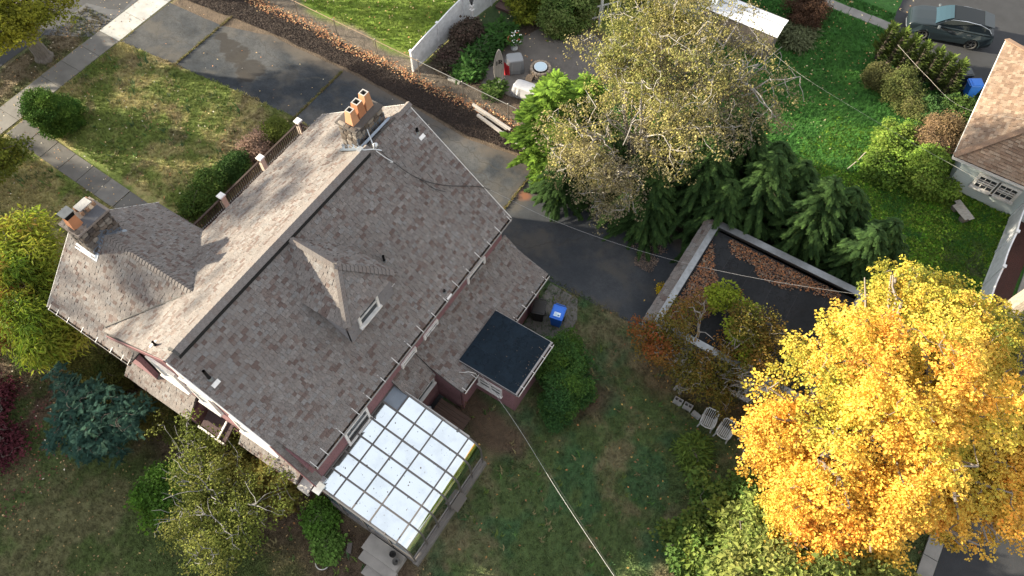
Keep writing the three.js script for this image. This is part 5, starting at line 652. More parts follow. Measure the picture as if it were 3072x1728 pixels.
// weeds
{ const r = rngOf(301), l = []; for (let i = 0; i < 24000; i++) { const x = 26 + r() * 8.5, z = -1.2 + r() * 10.4, d = fbm(x * 0.9, z * 0.9, 3, 302); if (r() > step(0.34, 0.5, d) + 0.1 || x - 26 < (0.5 - z) * 0.6) continue; const sunny = step(3.6, 1.6, z); const c = pickc(r, [[0.09, 0.23, 0.02], [0.15, 0.31, 0.028], [0.24, 0.36, 0.045], [0.1, 0.17, 0.028]], 0.7); void sunny; l.push({ m: M4(x, 0.04 + 0.4 * d * r() * step(0.3, 0.8, fbm(x * 0.5, z * 0.5, 2, 309)), z, r() * 6.3, 0, 0, 0.45 + 0.8 * r() * r() + 0.4 * d), c }); } instanced('ground_cover', LEAF.broad, leafMid, l, null, 'rank green weeds covering the ground between the hedge and the tan roofed house', 'weeds'); }
{ const r = rngOf(303), l = []; for (let i = 0; i < 900; i++) { const k = [-34, -25.6, -12.6][Math.floor(r() * 3)], x = 16.5 + r() * 5.6; l.push({ m: M4(x, 0, k + (r() - 0.5) * 0.1, r() * 6, 0, 0, 0.1 + 0.1 * r()), c: pickc(r, [[0.12, 0.12, 0.03], [0.18, 0.14, 0.06]], 0.6) }); } instanced('joint_grass', tuftGeo, M.inst, l, null, 'grass and moss growing in the joints of the driveway', 'grass'); }

// ---------------------------------------------------------------- garage with parapet roof
{
  const g = thing('garage', 'flat roofed garage with shingled parapet and leaf littered black roof', 'garage'), w = new MB(), gc = [0.3, 0.28, 0.27];
  w.box(16.1, 16.3, 0, 2.55, -3.1, 4.2, gc); w.box(22.0, 22.2, 0, 2.55, -3.1, 4.2, gc); w.box(16.3, 22.0, 0, 2.55, -3.1, -2.9, gc); w.box(16.3, 22, 0, 2.55, 4.0, 4.2, gc); w.part('wall', M.stucco, g);
  const m = new MB(); m.slab([[16.3, 2.42, -2.7], [22.0, 2.42, -2.7], [22.0, 2.36, 4.0], [16.3, 2.36, 4.0]], 0.08, [0.03, 0.032, 0.036]); for (let i = 1; i < 6; i++) m.slab([[16.3, 2.43 - i * 0.009, -2.7 + i * 1.12], [22, 2.43 - i * 0.009, -2.7 + i * 1.12], [22, 2.43 - i * 0.009, -2.67 + i * 1.12], [16.3, 2.43 - i * 0.009, -2.67 + i * 1.12]], 0.004, [0.045, 0.047, 0.052]); m.part('membrane_roof', new THREE.MeshPhysicalMaterial({ map: pond, vertexColors: true, roughness: 0.9, specularIntensity: 0.25, side: THREE.DoubleSide }), g);
  roofFace(g, 'parapet_roof', [[15.95, 2.45, -3.4], [22.25, 2.45, -3.4], [22.25, 2.75, -2.95], [15.95, 2.75, -2.95]], { seed: 41, e: 0.17, wide: [0.24, 0.42], th: 0.06 });
  const c = new MB(), mc = [0.3, 0.31, 0.32]; c.slab([[15.95, 2.76, -2.95], [22.25, 2.76, -2.95], [22.25, 2.74, -2.66], [15.95, 2.74, -2.66]], 0.04, mc); c.box(15.95, 22.25, 2.42, 2.74, -2.7, -2.67, mulc(mc, 0.5)); c.box(21.95, 22.3, 2.74, 2.78, -2.66, 4.3, mulc(mc, 0.85)); c.box(22.0, 22.06, 2.3, 2.74, -2.66, 4.2, mulc(mc, 0.4)); c.box(15.95, 16.28, 2.7, 2.74, -2.66, 4.3, mulc(mc, 0.9)); c.box(16.2, 16.26, 2.3, 2.7, -2.66, 4.2, mulc(mc, 0.4)); c.box(16.28, 21.95, 2.7, 2.74, 4.05, 4.35, mc); c.part('coping', M.metal, g);
  const d = new MB(); for (const x of [17.9, 20.6]) for (let i = 0; i < 4; i++) d.box(x - 1.1, x + 1.1, 0.05 + i * 0.53, 0.55 + i * 0.53, -3.15, -3.1, [0.6, 0.58, 0.55]); d.part('garage_door', M.white, g);
  for (const z of [-0.45, 1.0, 2.4]) windowAt(g, [16.1, 1.25, z], [-1, 0, 0], 1.05, 1.35, { mull: [-0.17, 0.17], rails: [-0.17, 0.17], frame: 0.12, deep: 0.12 });
}
const pile = (name, n, seed, poly, y, label, cols) => scatter(name, n, seed, (r) => { const xs = poly.map((p) => p[0]), zs = poly.map((p) => p[1]), x = mix(Math.min(...xs), Math.max(...xs), r()), z = mix(Math.min(...zs), Math.max(...zs), r()); if (!inside(x + (r() - 0.5) * 0.25, z + (r() - 0.5) * 0.25, poly)) return null; return { x, z, y: y + 0.05 * r(), s: 0.06 + 0.07 * r(), tilt: 1.2, c: pickc(r, cols, 0.7) }; }, litterGeo, label, 'fallen leaves');
const brn = [[0.17, 0.085, 0.05], [0.24, 0.11, 0.055], [0.12, 0.07, 0.05], [0.3, 0.12, 0.045], [0.2, 0.15, 0.11]];
pile('fallen_leaves', 4200, 401, [[16.3, -2.6], [21.4, -2.6], [20.2, -2.0], [19.2, -1.3], [17.7, -1.0], [17.2, -1.7], [16.4, -2.0]], 2.43, 'brown leaves heaped behind the front parapet of the garage roof', brn);
pile('fallen_leaves', 3000, 402, [[21.9, -2.0], [21.9, 3.4], [21.5, 3.4], [21.2, 1.8], [20.7, 1.0], [20.7, 0.0], [21.2, -0.6], [21.2, -1.6]], 2.42, 'brown leaves heaped along the far side of the garage roof', brn);
pile('fallen_leaves', 900, 403, [[17.8, 0.4], [19.4, -0.2], [19.2, 0.9], [18, 1.6]], 2.41, 'loose drift of brown leaves in the middle of the garage roof', brn);
pile('fallen_leaves', 1500, 404, [[20.6, -6.2], [21.9, -7.2], [22.3, -5.6], [21.3, -4.4], [20.4, -5.2]], 0.03, 'grey brown leaf drift on the driveway beside the garage', [[0.13, 0.1, 0.085], [0.17, 0.12, 0.09], [0.1, 0.075, 0.065]]);
pile('fallen_leaves', 700, 405, [[19.8, -5.4], [20.7, -5.7], [20.6, -4.5], [19.7, -4.6]], 0.03, 'small leaf drift in the middle of the driveway before the garage', [[0.13, 0.1, 0.085], [0.17, 0.12, 0.09]]);
shrub('yellow flowering plant at the foot of the garage door', 19.15, -3.62, 160, [[19.15, 0.3, -3.62, 0.2, 0.22, 0.2]], [[0.5, 0.36, 0.01], [0.62, 0.46, 0.02]], { n: 10, cat: 'plant', sr: 0.1, size: 0.7, name: 'flowering_plant' });
// sticks of fallen branches
const stick = (label, pts, rad, col) => { const m = new MB(); m.tube(pts, rad, rad * 0.5, 5, col); solo('fallen_branch', m.geo(), M.bark, label, 'branch'); };
stick('long pale branch lying in the weeds of the right hand lawn', [[33.7, 0.25, 2.1], [32.9, 0.35, 1.95], [32.3, 0.3, 1.6], [31.6, 0.3, 1.45], [30.9, 0.2, 1.2]], 0.05, [0.42, 0.37, 0.3]);
stick('thin twig on the leaf drift of the garage roof', [[18.2, 2.45, 0.2], [18.6, 2.5, 0.0], [19, 2.46, 0.1], [19.3, 2.47, -0.1]], 0.02, [0.3, 0.25, 0.2]);

// ---------------------------------------------------------------- tan roofed house on the right
{
  const h = thing('bungalow', 'pale house with tan hipped shingle roof at the right edge', 'house'), w = new MB(), c = [0.55, 0.62, 0.62];
  const x0 = 32.65, x1 = 41, z0 = 5.85, z1 = 18; w.box(x0, x0 + 0.2, 0, 2.7, z0, z1, c); w.box(x0 + 0.2, x1, 0, 2.7, z0, z0 + 0.2, c); w.box(x1, x1 + 0.2, 0, 2.7, z0, z1, c); w.box(x0 + 0.2, x1, 0, 2.7, z1 - 0.2, z1, c);
  const wp = w.part('wall', M.white, h), b = new MB(); b.quad([x0 - 0.03, 0.2, 0], [x0 - 0.03, 0.2, 1], [x0 - 0.008, 0.325, 1], [x0 - 0.008, 0.325, 0], c); b.quad([x0 - 0.03, 0.2, 0], [x0, 0.2, 0], [x0, 0.2, 1], [x0 - 0.03, 0.2, 1], mulc(c, 0.6)); const bg = b.geo();
  for (let i = 0; i < 19; i++) { const m = part('clapboard', bg, M.white, wp); m.position.set(0, i * 0.125, z0); m.scale.z = z1 - z0; }
  for (const z of [7.3, 8.3]) windowAt(h, [x0 - 0.032, 1.4, z], [-1, 0, 0], 0.8, 0.78, { mull: [-0.17, 0.17], rails: [-0.17, 0.17], frame: 0.14, deep: 0.1 });
  const E = 2.72, P = [[32.05, E, 5.2], [41.6, E, 5.2], [41.6, E, 18.6], [32.05, E, 18.6]], ra = [36.82, 5.1, 9.97], rb = [36.82, 5.1, 13.8], o = (s) => ({ seed: s, pal: 'tan', e: 0.16, th: 0.12, deck: [0.2, 0.13, 0.09], wide: [0.2, 0.36] });
  roofFace(h, 'roof', [P[0], P[1], ra], o(51)); roofFace(h, 'roof', [P[3], P[0], ra, rb], o(52)); roofFace(h, 'roof', [P[1], P[2], rb, ra], o(53)); roofFace(h, 'roof', [P[2], P[3], rb], o(54));
  const hip = new MB(); hip.bar([P[0][0], E + 0.04, P[0][2]], [ra[0], ra[1] + 0.04, ra[2]], 0.28, 0.05, [0.34, 0.22, 0.15]); hip.bar([P[1][0], E + 0.04, P[1][2]], [ra[0], ra[1] + 0.04, ra[2]], 0.28, 0.05, [0.34, 0.22, 0.15]); hip.bar([ra[0], ra[1] + 0.04, ra[2]], [rb[0], rb[1] + 0.04, rb[2]], 0.28, 0.05, [0.34, 0.22, 0.15]); hip.part('hip_cap', M.shingle, h);
  const f = new MB(); f.box(32.03, 32.07, E - 0.2, E - 0.06, 5.2, 18.6, whiteC); f.box(32.07, 41.6, E - 0.2, E - 0.06, 5.18, 5.22, whiteC); f.slab([[32.07, E - 0.2, 5.22], [32.65, E - 0.2, 5.22], [32.65, E - 0.2, 18.6], [32.07, E - 0.2, 18.6]], 0.02, whiteC); f.part('fascia', M.white, h);
}
// the neighbouring house at the top, mostly behind the sycamore
{
  const h = thing('neighbour_house', 'white sided house at the top edge behind the tan sycamore', 'house'), w = new MB(); w.box(32.6, 44, 0.5, 5.2, -31, -20.4, [0.6, 0.62, 0.64]); w.box(36.5, 46, 0.5, 3.2, -20.4, -9.5, [0.6, 0.62, 0.64]); w.box(32.55, 44, 0, 0.5, -31, -20.35, [0.3, 0.12, 0.06]); w.part('wall', M.white, h);
  const t = new MB(); for (let i = 0; i < 10; i++) t.slab([[32.56, 0.6 + i * 0.3, -30], [32.59, 0.6 + i * 0.3, -20.4], [32.6, 0.88 + i * 0.3, -20.4], [32.59, 0.88 + i * 0.3, -30]], 0.01, [0.64, 0.66, 0.68]); t.part('siding', M.white, h);
  roofFace(h, 'roof', [[32.2, 5.2, -31.4], [44.4, 5.2, -31.4], [44.4, 7.6, -25.8], [32.2, 7.6, -25.8]], { seed: 61, wide: [0.4, 0.8], e: 0.3 }); roofFace(h, 'roof', [[32.2, 5.2, -20], [44.4, 5.2, -20], [44.4, 7.6, -25.8], [32.2, 7.6, -25.8]], { seed: 62, wide: [0.4, 0.8], e: 0.3 });
  const a = new MB(); a.slab([[35.6, 2.7, -13.4], [35.6, 2.7, -9.2], [40, 3.5, -9.2], [40, 3.5, -13.4]], 0.12, [0.62, 0.66, 0.68]); a.slab([[33.2, 2.6, -18], [33.2, 2.6, -14.9], [37, 3.3, -14.9], [37, 3.3, -18]], 0.12, [0.78, 0.77, 0.76]); a.slab([[37, 3.32, -18.5], [37, 3.32, -14], [46, 3.9, -14], [46, 3.9, -20]], 0.1, [0.5, 0.5, 0.5]); a.part('porch_roof', M.white, h);
  const p = new MB(); for (const [x, z] of [[33.4, -17.8], [33.4, -15.1], [35.8, -13.2], [35.8, -9.4]]) p.box(x - 0.06, x + 0.06, 0, 2.6, z - 0.06, z + 0.06, whiteC); p.part('porch_post', M.white, h);
  const r = new MB(); r.bar([33.2, 1.0, -15.9], [34.9, 1.0, -14.6], 0.06, 0.06, whiteC); r.bar([33.2, 0.2, -15.9], [34.9, 0.2, -14.6], 0.06, 0.06, whiteC); for (let i = 0; i < 9; i++) { const t2 = i / 8; r.box(33.2 + 1.7 * t2 - 0.02, 33.2 + 1.7 * t2 + 0.02, 0, 1, -15.9 + 1.3 * t2 - 0.02, -15.9 + 1.3 * t2 + 0.02, whiteC); } r.part('porch_railing', M.white, h);
  const s = new MB(); s.box(31.75, 32.5, 0, 0.34, -21.1, -20.1, [0.09, 0.05, 0.045]); s.box(31.3, 31.75, 0, 0.17, -21.1, -20.1, [0.1, 0.055, 0.05]); s.box(31.28, 31.76, 0.17, 0.2, -21.15, -20.05, [0.16, 0.1, 0.09]); s.box(31.73, 32.52, 0.34, 0.37, -21.15, -20.05, [0.16, 0.1, 0.09]); s.part('brick_steps', M.rough, h);
}
{ // white roofed shed
  const s = thing('garden_shed', 'low shed with bright white metal roof on the neighbouring lawn', 'shed'), w = new MB(); w.box(36.0, 37.2, 0, 2.0, -10, -5.6, [0.2, 0.17, 0.15]); w.part('wall', M.wood, s);
  const r = new MB(); r.slab([[35.72, 2.08, -10.3], [35.72, 2.08, -5.4], [36.55, 2.26, -5.4], [36.55, 2.26, -10.3]], 0.05, [0.82, 0.83, 0.86]); r.slab([[37.4, 2.08, -10.3], [37.4, 2.08, -5.4], [36.55, 2.26, -5.4], [36.55, 2.26, -10.3]], 0.05, [0.82, 0.83, 0.86]); r.part('roof', M.white, s); const k = new MB(); k.bar([36.55, 2.29, -10.3], [36.55, 2.29, -5.4], 0.05, 0.03, [0.5, 0.5, 0.52]); for (const x of [35.72, 37.4]) k.bar([x, 2.05, -10.3], [x, 2.05, -5.4], 0.03, 0.08, [0.25, 0.22, 0.2]); k.part('roof_edge', M.metal, s);
}
// ---------------------------------------------------------------- fences
const vinyl = [0.8, 0.81, 0.83];
function vinylFence(label, P, H, dips, group) {   // P: post positions, H: heights at posts, dips: how far the top sags between
  const f = thing('vinyl_fence', label, 'fence', [0, 0, 0], 0, group);
  P.forEach(([x, z], i) => { const p = new MB(), h = H[i] + 0.08; p.box(x - 0.065, x + 0.065, 0, h, z - 0.065, z + 0.065, vinyl); p.slab([[x - 0.085, h + 0.03, z - 0.085], [x + 0.085, h + 0.03, z - 0.085], [x + 0.085, h + 0.03, z + 0.085], [x - 0.085, h + 0.03, z + 0.085]], 0.04, vinyl); p.part('post', M.white, f); });
  for (let i = 0; i + 1 < P.length; i++) {
    const [x0, z0] = P[i], [x1, z1] = P[i + 1], L = Math.hypot(x1 - x0, z1 - z0), n = Math.round(L / 0.17), top = (t) => mix(H[i], H[i + 1], dips[i] === 'rise' ? Math.sin(t * Math.PI / 2) : t) - (typeof dips[i] === 'number' ? dips[i] * Math.sin(t * Math.PI) : 0), at = (t, y) => [mix(x0, x1, t), y, mix(z0, z1, t)], nx = -(z1 - z0) / L, nz = (x1 - x0) / L, cap = new MB();
    for (let k = 0; k < n; k++) { const a = (k + 0.02) / n, b = (k + 0.98) / n, m = new MB(); for (const d of [0.016, -0.016]) { const q = (t, y) => { const p = at(t, y); return [p[0] + nx * d, p[1], p[2] + nz * d]; }; m.quad(q(a, 0.06), q(b, 0.06), q(b, top(b)), q(a, top(a)), vinyl); } const pl = m.part('plank', M.white, f); void pl; }
    for (let k = 0; k < 10; k++) cap.bar(at(k / 10, top(k / 10)), at((k + 1) / 10, top((k + 1) / 10)), 0.07, 0.06, vinyl); cap.bar(at(0, 0.1), at(1, 0.1), 0.06, 0.12, vinyl); cap.part('cap_rail', M.white, f);
  }
  return f;
}
vinylFence('white vinyl fence with rising scalloped top beside the neighbour patio', [[24.4, -22.2], [26.75, -22.05], [29.0, -21.85], [31.4, -21.5], [32.6, -21.4]], [1.45, 1.75, 2.05, 1.85, 1.8], ['rise', 'rise', 0.1, 0], undefined);
vinylFence('white vinyl fence with swooping top along the back road, right edge', [[32.4, 9.25], [30.05, 9.25], [27.75, 9.24], [25.45, 9.25], [24.8, 8.4]], [1.85, 1.85, 1.85, 1.85, 1.8], [0.18, 0.18, 0.18, 0], undefined);
{
  const f = thing('chain_link_fence', 'rusty chain link fence behind the mulch bed of the driveway', 'fence'), rail = new MB(), rust = [0.42, 0.3, 0.2], gal = [0.34, 0.33, 0.31], x = 24.3, y = 1.12;
  for (let z = -36.7, i = 0; z < -12; z += 3, i++) { const p = new MB(); p.tube([[x, 0, z], [x, y + 0.05, z]], 0.028, 0.028, 7, gal); p.add(new THREE.SphereGeometry(0.04, 8, 6), M4(x, y + 0.07, z), gal); p.part('post', M.metal, f); }
  rail.tube([[x, y, -39], [x, y, -21.6]], 0.022, 0.022, 6, rust); rail.tube([[x, y, -21.6], [x, y, -12.6]], 0.02, 0.02, 6, gal); rail.part('top_rail', M.metal, f);
  const w = new MB(); for (let z = -39; z < -12.6; z += 0.09) for (const s of [1, -1]) { const z1 = z + s * 0.55; w.bar([x + s * 0.004, 0.05, z], [x + s * 0.004, y, z1], 0.004, 0.004, [0.25, 0.235, 0.22]); } w.part('wire_mesh', M.metal, f, 'stuff');
}
{ // timbers along the mulch bed and the patio
  const beam = (label, a, b, w, h, col, name = 'timber_beam') => { const m = new MB(); m.bar(a, b, w, h, col); solo(name, m.geo(), M.wood, label, 'beam'); };
  const grey = [0.42, 0.39, 0.37];
  beam('upper of the two grey timbers at the fence end of the mulch bed', [24.02, 0.16, -17.85], [23.62, 0.16, -15.1], 0.12, 0.12, grey); beam('weathered board lying against the upper timber', [23.86, 0.1, -17.6], [23.55, 0.1, -15.3], 0.1, 0.05, mulc(grey, 0.75));
  beam('lower grey timber along the edge of the mulch, nearest the driveway', [23.52, 0.15, -17.2], [23.05, 0.15, -14.7], 0.14, 0.14, mulc(grey, 0.95)); beam('short split rail at the end of the lower timber', [23.3, 0.1, -15.4], [22.85, 0.1, -13.5], 0.1, 0.1, mulc(grey, 1.2)); beam('thin pale stake beside the split rail, under the cedars', [23.2, 0.12, -14.6], [22.95, 0.12, -13.4], 0.06, 0.06, mulc(grey, 1.1));
  beam('white painted timber edging in front of the rhododendrons', [24.95, 0.08, -20.15], [28.35, 0.08, -20.55], 0.16, 0.14, [0.5, 0.49, 0.47]); beam('short white timber at the low end of the edging', [24.95, 0.07, -20.15], [25.0, 0.07, -19.4], 0.14, 0.12, [0.5, 0.49, 0.47]);
}
// ---------------------------------------------------------------- parked car
{
  const car = thing('parked_car', 'dark blue grey sport utility car parked on the dark driveway at top right', 'car', [43.85, 0, 2.45], 1.833), paint = new THREE.MeshPhysicalMaterial({ color: new THREE.Color(0.012, 0.019, 0.024), metalness: 0, roughness: 0.35, specularIntensity: 0.4, clearcoat: 0.45, clearcoatRoughness: 0.05, side: THREE.DoubleSide }), glass = new THREE.MeshPhysicalMaterial({ color: new THREE.Color(0.006, 0.009, 0.012), roughness: 0.05, specularIntensity: 0.5, side: THREE.DoubleSide }), chrome = std({ metalness: 0.9, roughness: 0.25 });
  const sh = new THREE.Shape(), wheelX = [1.4, -1.36];
  sh.moveTo(-2.25, 0.42); sh.lineTo(-1.78, 0.28); sh.absarc(wheelX[1], 0.36, 0.42, Math.PI, 0, true); sh.lineTo(0.98, 0.26); sh.absarc(wheelX[0], 0.36, 0.42, Math.PI, 0, true); sh.lineTo(2.2, 0.32); sh.quadraticCurveTo(2.33, 0.5, 2.3, 0.72); sh.quadraticCurveTo(2.24, 0.95, 1.95, 1.0); sh.quadraticCurveTo(1.4, 1.08, 0.98, 1.12); sh.lineTo(-1.0, 1.12); sh.quadraticCurveTo(-1.8, 1.14, -2.2, 1.1); sh.quadraticCurveTo(-2.33, 0.85, -2.25, 0.42);
  const bend = (g, f) => { g = g.toNonIndexed ? (g.index ? g.toNonIndexed() : g) : g; const p = g.attributes.position; for (let i = 0; i < p.count; i++) { const v = f(p.getX(i), p.getY(i), p.getZ(i)); p.setXYZ(i, ...v); } g.computeVertexNormals(); return g; };
  const body = bend(new THREE.ExtrudeGeometry(sh, { depth: 1.68, bevelEnabled: true, bevelSize: 0.05, bevelThickness: 0.08, bevelSegments: 3, curveSegments: 14, steps: 4 }), (x, y, z) => { z -= 0.84; const k = 1 - 0.2 * step(1.55, 2.35, x) - 0.11 * step(1.7, 2.35, -x) - 0.1 * step(0.8, 1.15, y) + 0.02 * Math.sin(clamp((y - 0.3) / 0.6) * 3.14); return [x, y + (Math.abs(z) < 0.6 && y > 0.9 && x > 0.9 ? 0.02 : 0), z * k]; });
  part('body', body, paint, car);
  const gs = new THREE.Shape(); gs.moveTo(1.02, 1.08); gs.quadraticCurveTo(0.6, 1.42, 0.2, 1.6); gs.quadraticCurveTo(-0.5, 1.69, -1.7, 1.58); gs.lineTo(-2.12, 1.12); gs.lineTo(1.02, 1.08);
  const green = bend(new THREE.ExtrudeGeometry(gs, { depth: 1.58, bevelEnabled: true, bevelSize: 0.03, bevelThickness: 0.05, bevelSegments: 2, curveSegments: 12 }), (x, y, z) => { z -= 0.79; return [x, y, z * (1 - 0.24 * clamp((y - 1.1) / 0.55)) * (1 - 0.08 * step(1.2, 2.1, -x))]; });
  part('glasshouse', green, glass, car);
  const roof = new MB(), trimL = new MB(); const prof = [[0.22, 1.625], [-0.4, 1.68], [-1.1, 1.668], [-1.72, 1.61], [-1.95, 1.55]];
  for (let i = 0; i + 1 < prof.length; i++) for (const [a, b, c] of [[0.42, 0.63, 1]]) { void c; for (const s of [-1, 1]) roof.quad([prof[i][0], prof[i][1] - 0.015, s * a], [prof[i + 1][0], prof[i + 1][1] - 0.015, s * a], [prof[i + 1][0], prof[i + 1][1] - 0.06, s * b], [prof[i][0], prof[i][1] - 0.06, s * b], [0.012, 0.017, 0.02]); }
  roof.slab([[-1.5, 1.652, -0.62], [-1.5, 1.652, 0.62], [-2.08, 1.54, 0.58], [-2.08, 1.54, -0.58]], 0.04, [0.02, 0.028, 0.033]); const rp = roof.part('roof', new THREE.MeshPhysicalMaterial({ color: 0xffffff, vertexColors: true, roughness: 0.35, specularIntensity: 0.4, clearcoat: 0.45, side: THREE.DoubleSide }), car); void rp;
  for (const s of [-1, 1]) { trimL.tube([[0.95, 1.12, s * 0.745], [0.55, 1.42, s * 0.68], [0.2, 1.58, s * 0.645], [-0.5, 1.635, s * 0.635], [-1.3, 1.6, s * 0.64], [-1.85, 1.42, s * 0.66], [-2.05, 1.2, s * 0.69]], 0.028, 0.028, 5, [0.62, 0.65, 0.68]); trimL.tube([[0.9, 1.1, s * 0.775], [-1.0, 1.12, s * 0.79], [-2.05, 1.14, s * 0.7]], 0.025, 0.025, 5, [0.4, 0.43, 0.46]); trimL.tube([[0.9, 0.33, s * 0.86], [-0.9, 0.35, s * 0.86]], 0.025, 0.025, 5, [0.5, 0.52, 0.54]); trimL.bar([-0.2, 1.1, s * 0.77], [-0.28, 1.6, s * 0.64], 0.05, 0.03, [0.01, 0.01, 0.01]); } trimL.part('trim', chrome, car); { const ws = new MB(); for (let i = 0, P = [[1.06, 1.11], [0.86, 1.29], [0.62, 1.455], [0.38, 1.585], [0.2, 1.655]]; i < 4; i++) { const [a, b] = [P[i], P[i + 1]], wa = 0.7 - i * 0.035, wb = 0.7 - (i + 1) * 0.035; ws.quad([a[0], a[1] + 0.015, -wa], [a[0], a[1] + 0.015, wa], [b[0], b[1] + 0.015, wb], [b[0], b[1] + 0.015, -wb], [0.02, 0.045, 0.062]); } ws.part('windshield', new THREE.MeshPhysicalMaterial({ vertexColors: true, roughness: 0.08, specularIntensity: 0.8, side: THREE.DoubleSide }), car); const hd = new MB(); hd.slab([[1.0, 1.135, -0.66], [1.0, 1.135, 0.66], [1.95, 1.035, 0.6], [1.95, 1.035, -0.6]], 0.03, [0.035, 0.05, 0.062]); hd.part('hood', new THREE.MeshPhysicalMaterial({ vertexColors: true, roughness: 0.35, specularIntensity: 0.4, clearcoat: 0.5, side: THREE.DoubleSide }), car); }
  for (const s of [-1, 1]) { const m = new MB(); m.add(new RoundedBoxGeometry(0.16, 0.15, 0.24, 2, 0.05), M4(0.78, 1.16, s * 0.95, s * 0.2), [0.05, 0.06, 0.07]); m.part('mirror', M.plain, car); const hl = new MB(); hl.add(new RoundedBoxGeometry(0.12, 0.13, 0.32, 2, 0.04), M4(2.16, 0.78, s * 0.56, -s * 0.35), [0.5, 0.54, 0.58]); hl.add(new RoundedBoxGeometry(0.08, 0.16, 0.1, 2, 0.03), M4(2.24, 0.5, s * 0.6), [0.4, 0.4, 0.4]); hl.part('headlight', chrome, car); const tl = new MB(); tl.add(new RoundedBoxGeometry(0.1, 0.12, 0.34, 2, 0.03), M4(-2.22, 0.98, s * 0.58, s * 0.25), [0.2, 0.012, 0.012]); tl.part('tail_light', M.plain, car); for (const x of [0.1, -0.95]) { const dh = new MB(); dh.box(x - 0.1, x + 0.1, 0.94, 0.97, s * 0.87 - 0.02, s * 0.87 + 0.02, [0.5, 0.53, 0.56]); dh.part('door_handle', chrome, car); } }
  const gr = new MB(); for (let i = 0; i < 4; i++) gr.box(2.2 + i * 0.012, 2.3, 0.5 + i * 0.08, 0.55 + i * 0.08, -0.5, 0.5, [0.02, 0.02, 0.02]); gr.tube([[2.2, 0.38, -0.66], [2.31, 0.36, -0.3], [2.33, 0.36, 0.3], [2.2, 0.38, 0.66]], 0.04, 0.04, 5, [0.35, 0.36, 0.37]); gr.part('grille', chrome, car);
  for (const x of wheelX) for (const s of [-1, 1]) { const t = new THREE.TorusGeometry(0.285, 0.085, 10, 28), m = new MB(); m.add(t, M4(x, 0.36, s * 0.8, 0, 0, 0, 1, 1, 1.25), [0.018, 0.018, 0.018]); const wl = m.part('wheel', M.plain, car), r = new MB(); for (let k = 0; k < 10; k++) { const a = (k / 10) * 6.283; r.bar([x + Math.cos(a) * 0.04, 0.36 + Math.sin(a) * 0.04, s * 0.86], [x + Math.cos(a + 0.25) * 0.24, 0.36 + Math.sin(a + 0.25) * 0.24, s * 0.84], 0.03, 0.035, k % 2 ? [0.08, 0.08, 0.085] : [0.42, 0.43, 0.45]); } r.add(new THREE.CylinderGeometry(0.25, 0.25, 0.06, 24), M4(x, 0.36, s * 0.77, 0, Math.PI / 2), [0.02, 0.02, 0.02]); r.add(new THREE.CylinderGeometry(0.05, 0.05, 0.04, 10), M4(x, 0.36, s * 0.87, 0, Math.PI / 2), [0.3, 0.3, 0.31]); r.part('rim', chrome, wl); }
}
// ---------------------------------------------------------------- bins
function bin(label, pos, turn, col, sticker) {
  const b = thing('wheelie_bin', label, 'bin', pos, turn), s = new MB(); for (let i = 0; i < 1; i++) { const q = (w, d, y, o = 0) => [[-w, y, -d + o], [w, y, -d + o], [w, y, d], [-w, y, d]], a = q(0.22, 0.24, 0.06, 0.05), t = q(0.28, 0.33, 0.96); for (let k = 0; k < 4; k++) { const j = (k + 1) % 4; s.quad(a[k], t[k], t[j], a[j], col); } s.quad(...a, mulc(col, 0.5)); } s.box(-0.3, 0.3, 0.9, 0.97, -0.35, 0.35, mulc(col, 0.85)); s.part('body', M.plain, b);
  const l = new MB(); l.add(new RoundedBoxGeometry(0.62, 0.07, 0.74, 3, 0.03), M4(0, 1.01, 0.01), col); l.add(new RoundedBoxGeometry(0.5, 0.05, 0.56, 3, 0.02), M4(0, 1.045, 0.03), mulc(col, 1.1)); l.bar([-0.24, 1.0, -0.42], [0.24, 1.0, -0.42], 0.04, 0.04, mulc(col, 0.6)); for (const x of [-0.22, 0.22]) l.bar([x, 1.0, -0.42], [x, 1.0, -0.33], 0.04, 0.04, mulc(col, 0.6)); l.part('lid', std({ roughness: 0.42 }), b);
  for (const x of [-0.27, 0.27]) { const w = new MB(); w.add(new THREE.CylinderGeometry(0.11, 0.11, 0.06, 16), M4(x, 0.11, -0.24, 0, 0, Math.PI / 2), [0.015, 0.015, 0.015]); w.part('wheel', M.plain, b); }
  if (sticker) { const c = document.createElement('canvas'); c.width = 128; c.height = 96; const g = c.getContext('2d'); g.fillStyle = '#d5e4ee'; g.fillRect(0, 0, 128, 96); g.fillStyle = '#5f97c4'; for (let i = 0; i < 7; i++) g.fillRect(8, 10 + i * 11, 40 + ((i * 37) % 66), 4); g.fillStyle = '#2f6fa8'; g.fillRect(76, 50, 38, 30); const t = new THREE.CanvasTexture(c); t.colorSpace = THREE.SRGBColorSpace; const p = new THREE.PlaneGeometry(0.3, 0.22); p.rotateX(-Math.PI / 2); p.translate(0.0, 1.0735, 0.14); part('sticker', p, new THREE.MeshStandardMaterial({ map: t, roughness: 0.5 }), b); }
}
bin('bright blue wheeled recycling bin with white sticker on its lid', [14.98, 0.03, -6.98], -1.35, [0.012, 0.13, 0.6], true);
bin('black wheeled rubbish bin against the house wall', [14.75, 0.03, -7.85], -1.2, [0.016, 0.015, 0.015]);
bin('blue bin half hidden behind the tan roofed house', [39.7, 0.02, 5.0], 0.6, [0.012, 0.13, 0.55]);
bin('dark bin next to the hidden blue one on the far driveway', [40.2, 0.02, 4.3], 0.6, [0.02, 0.026, 0.035]);
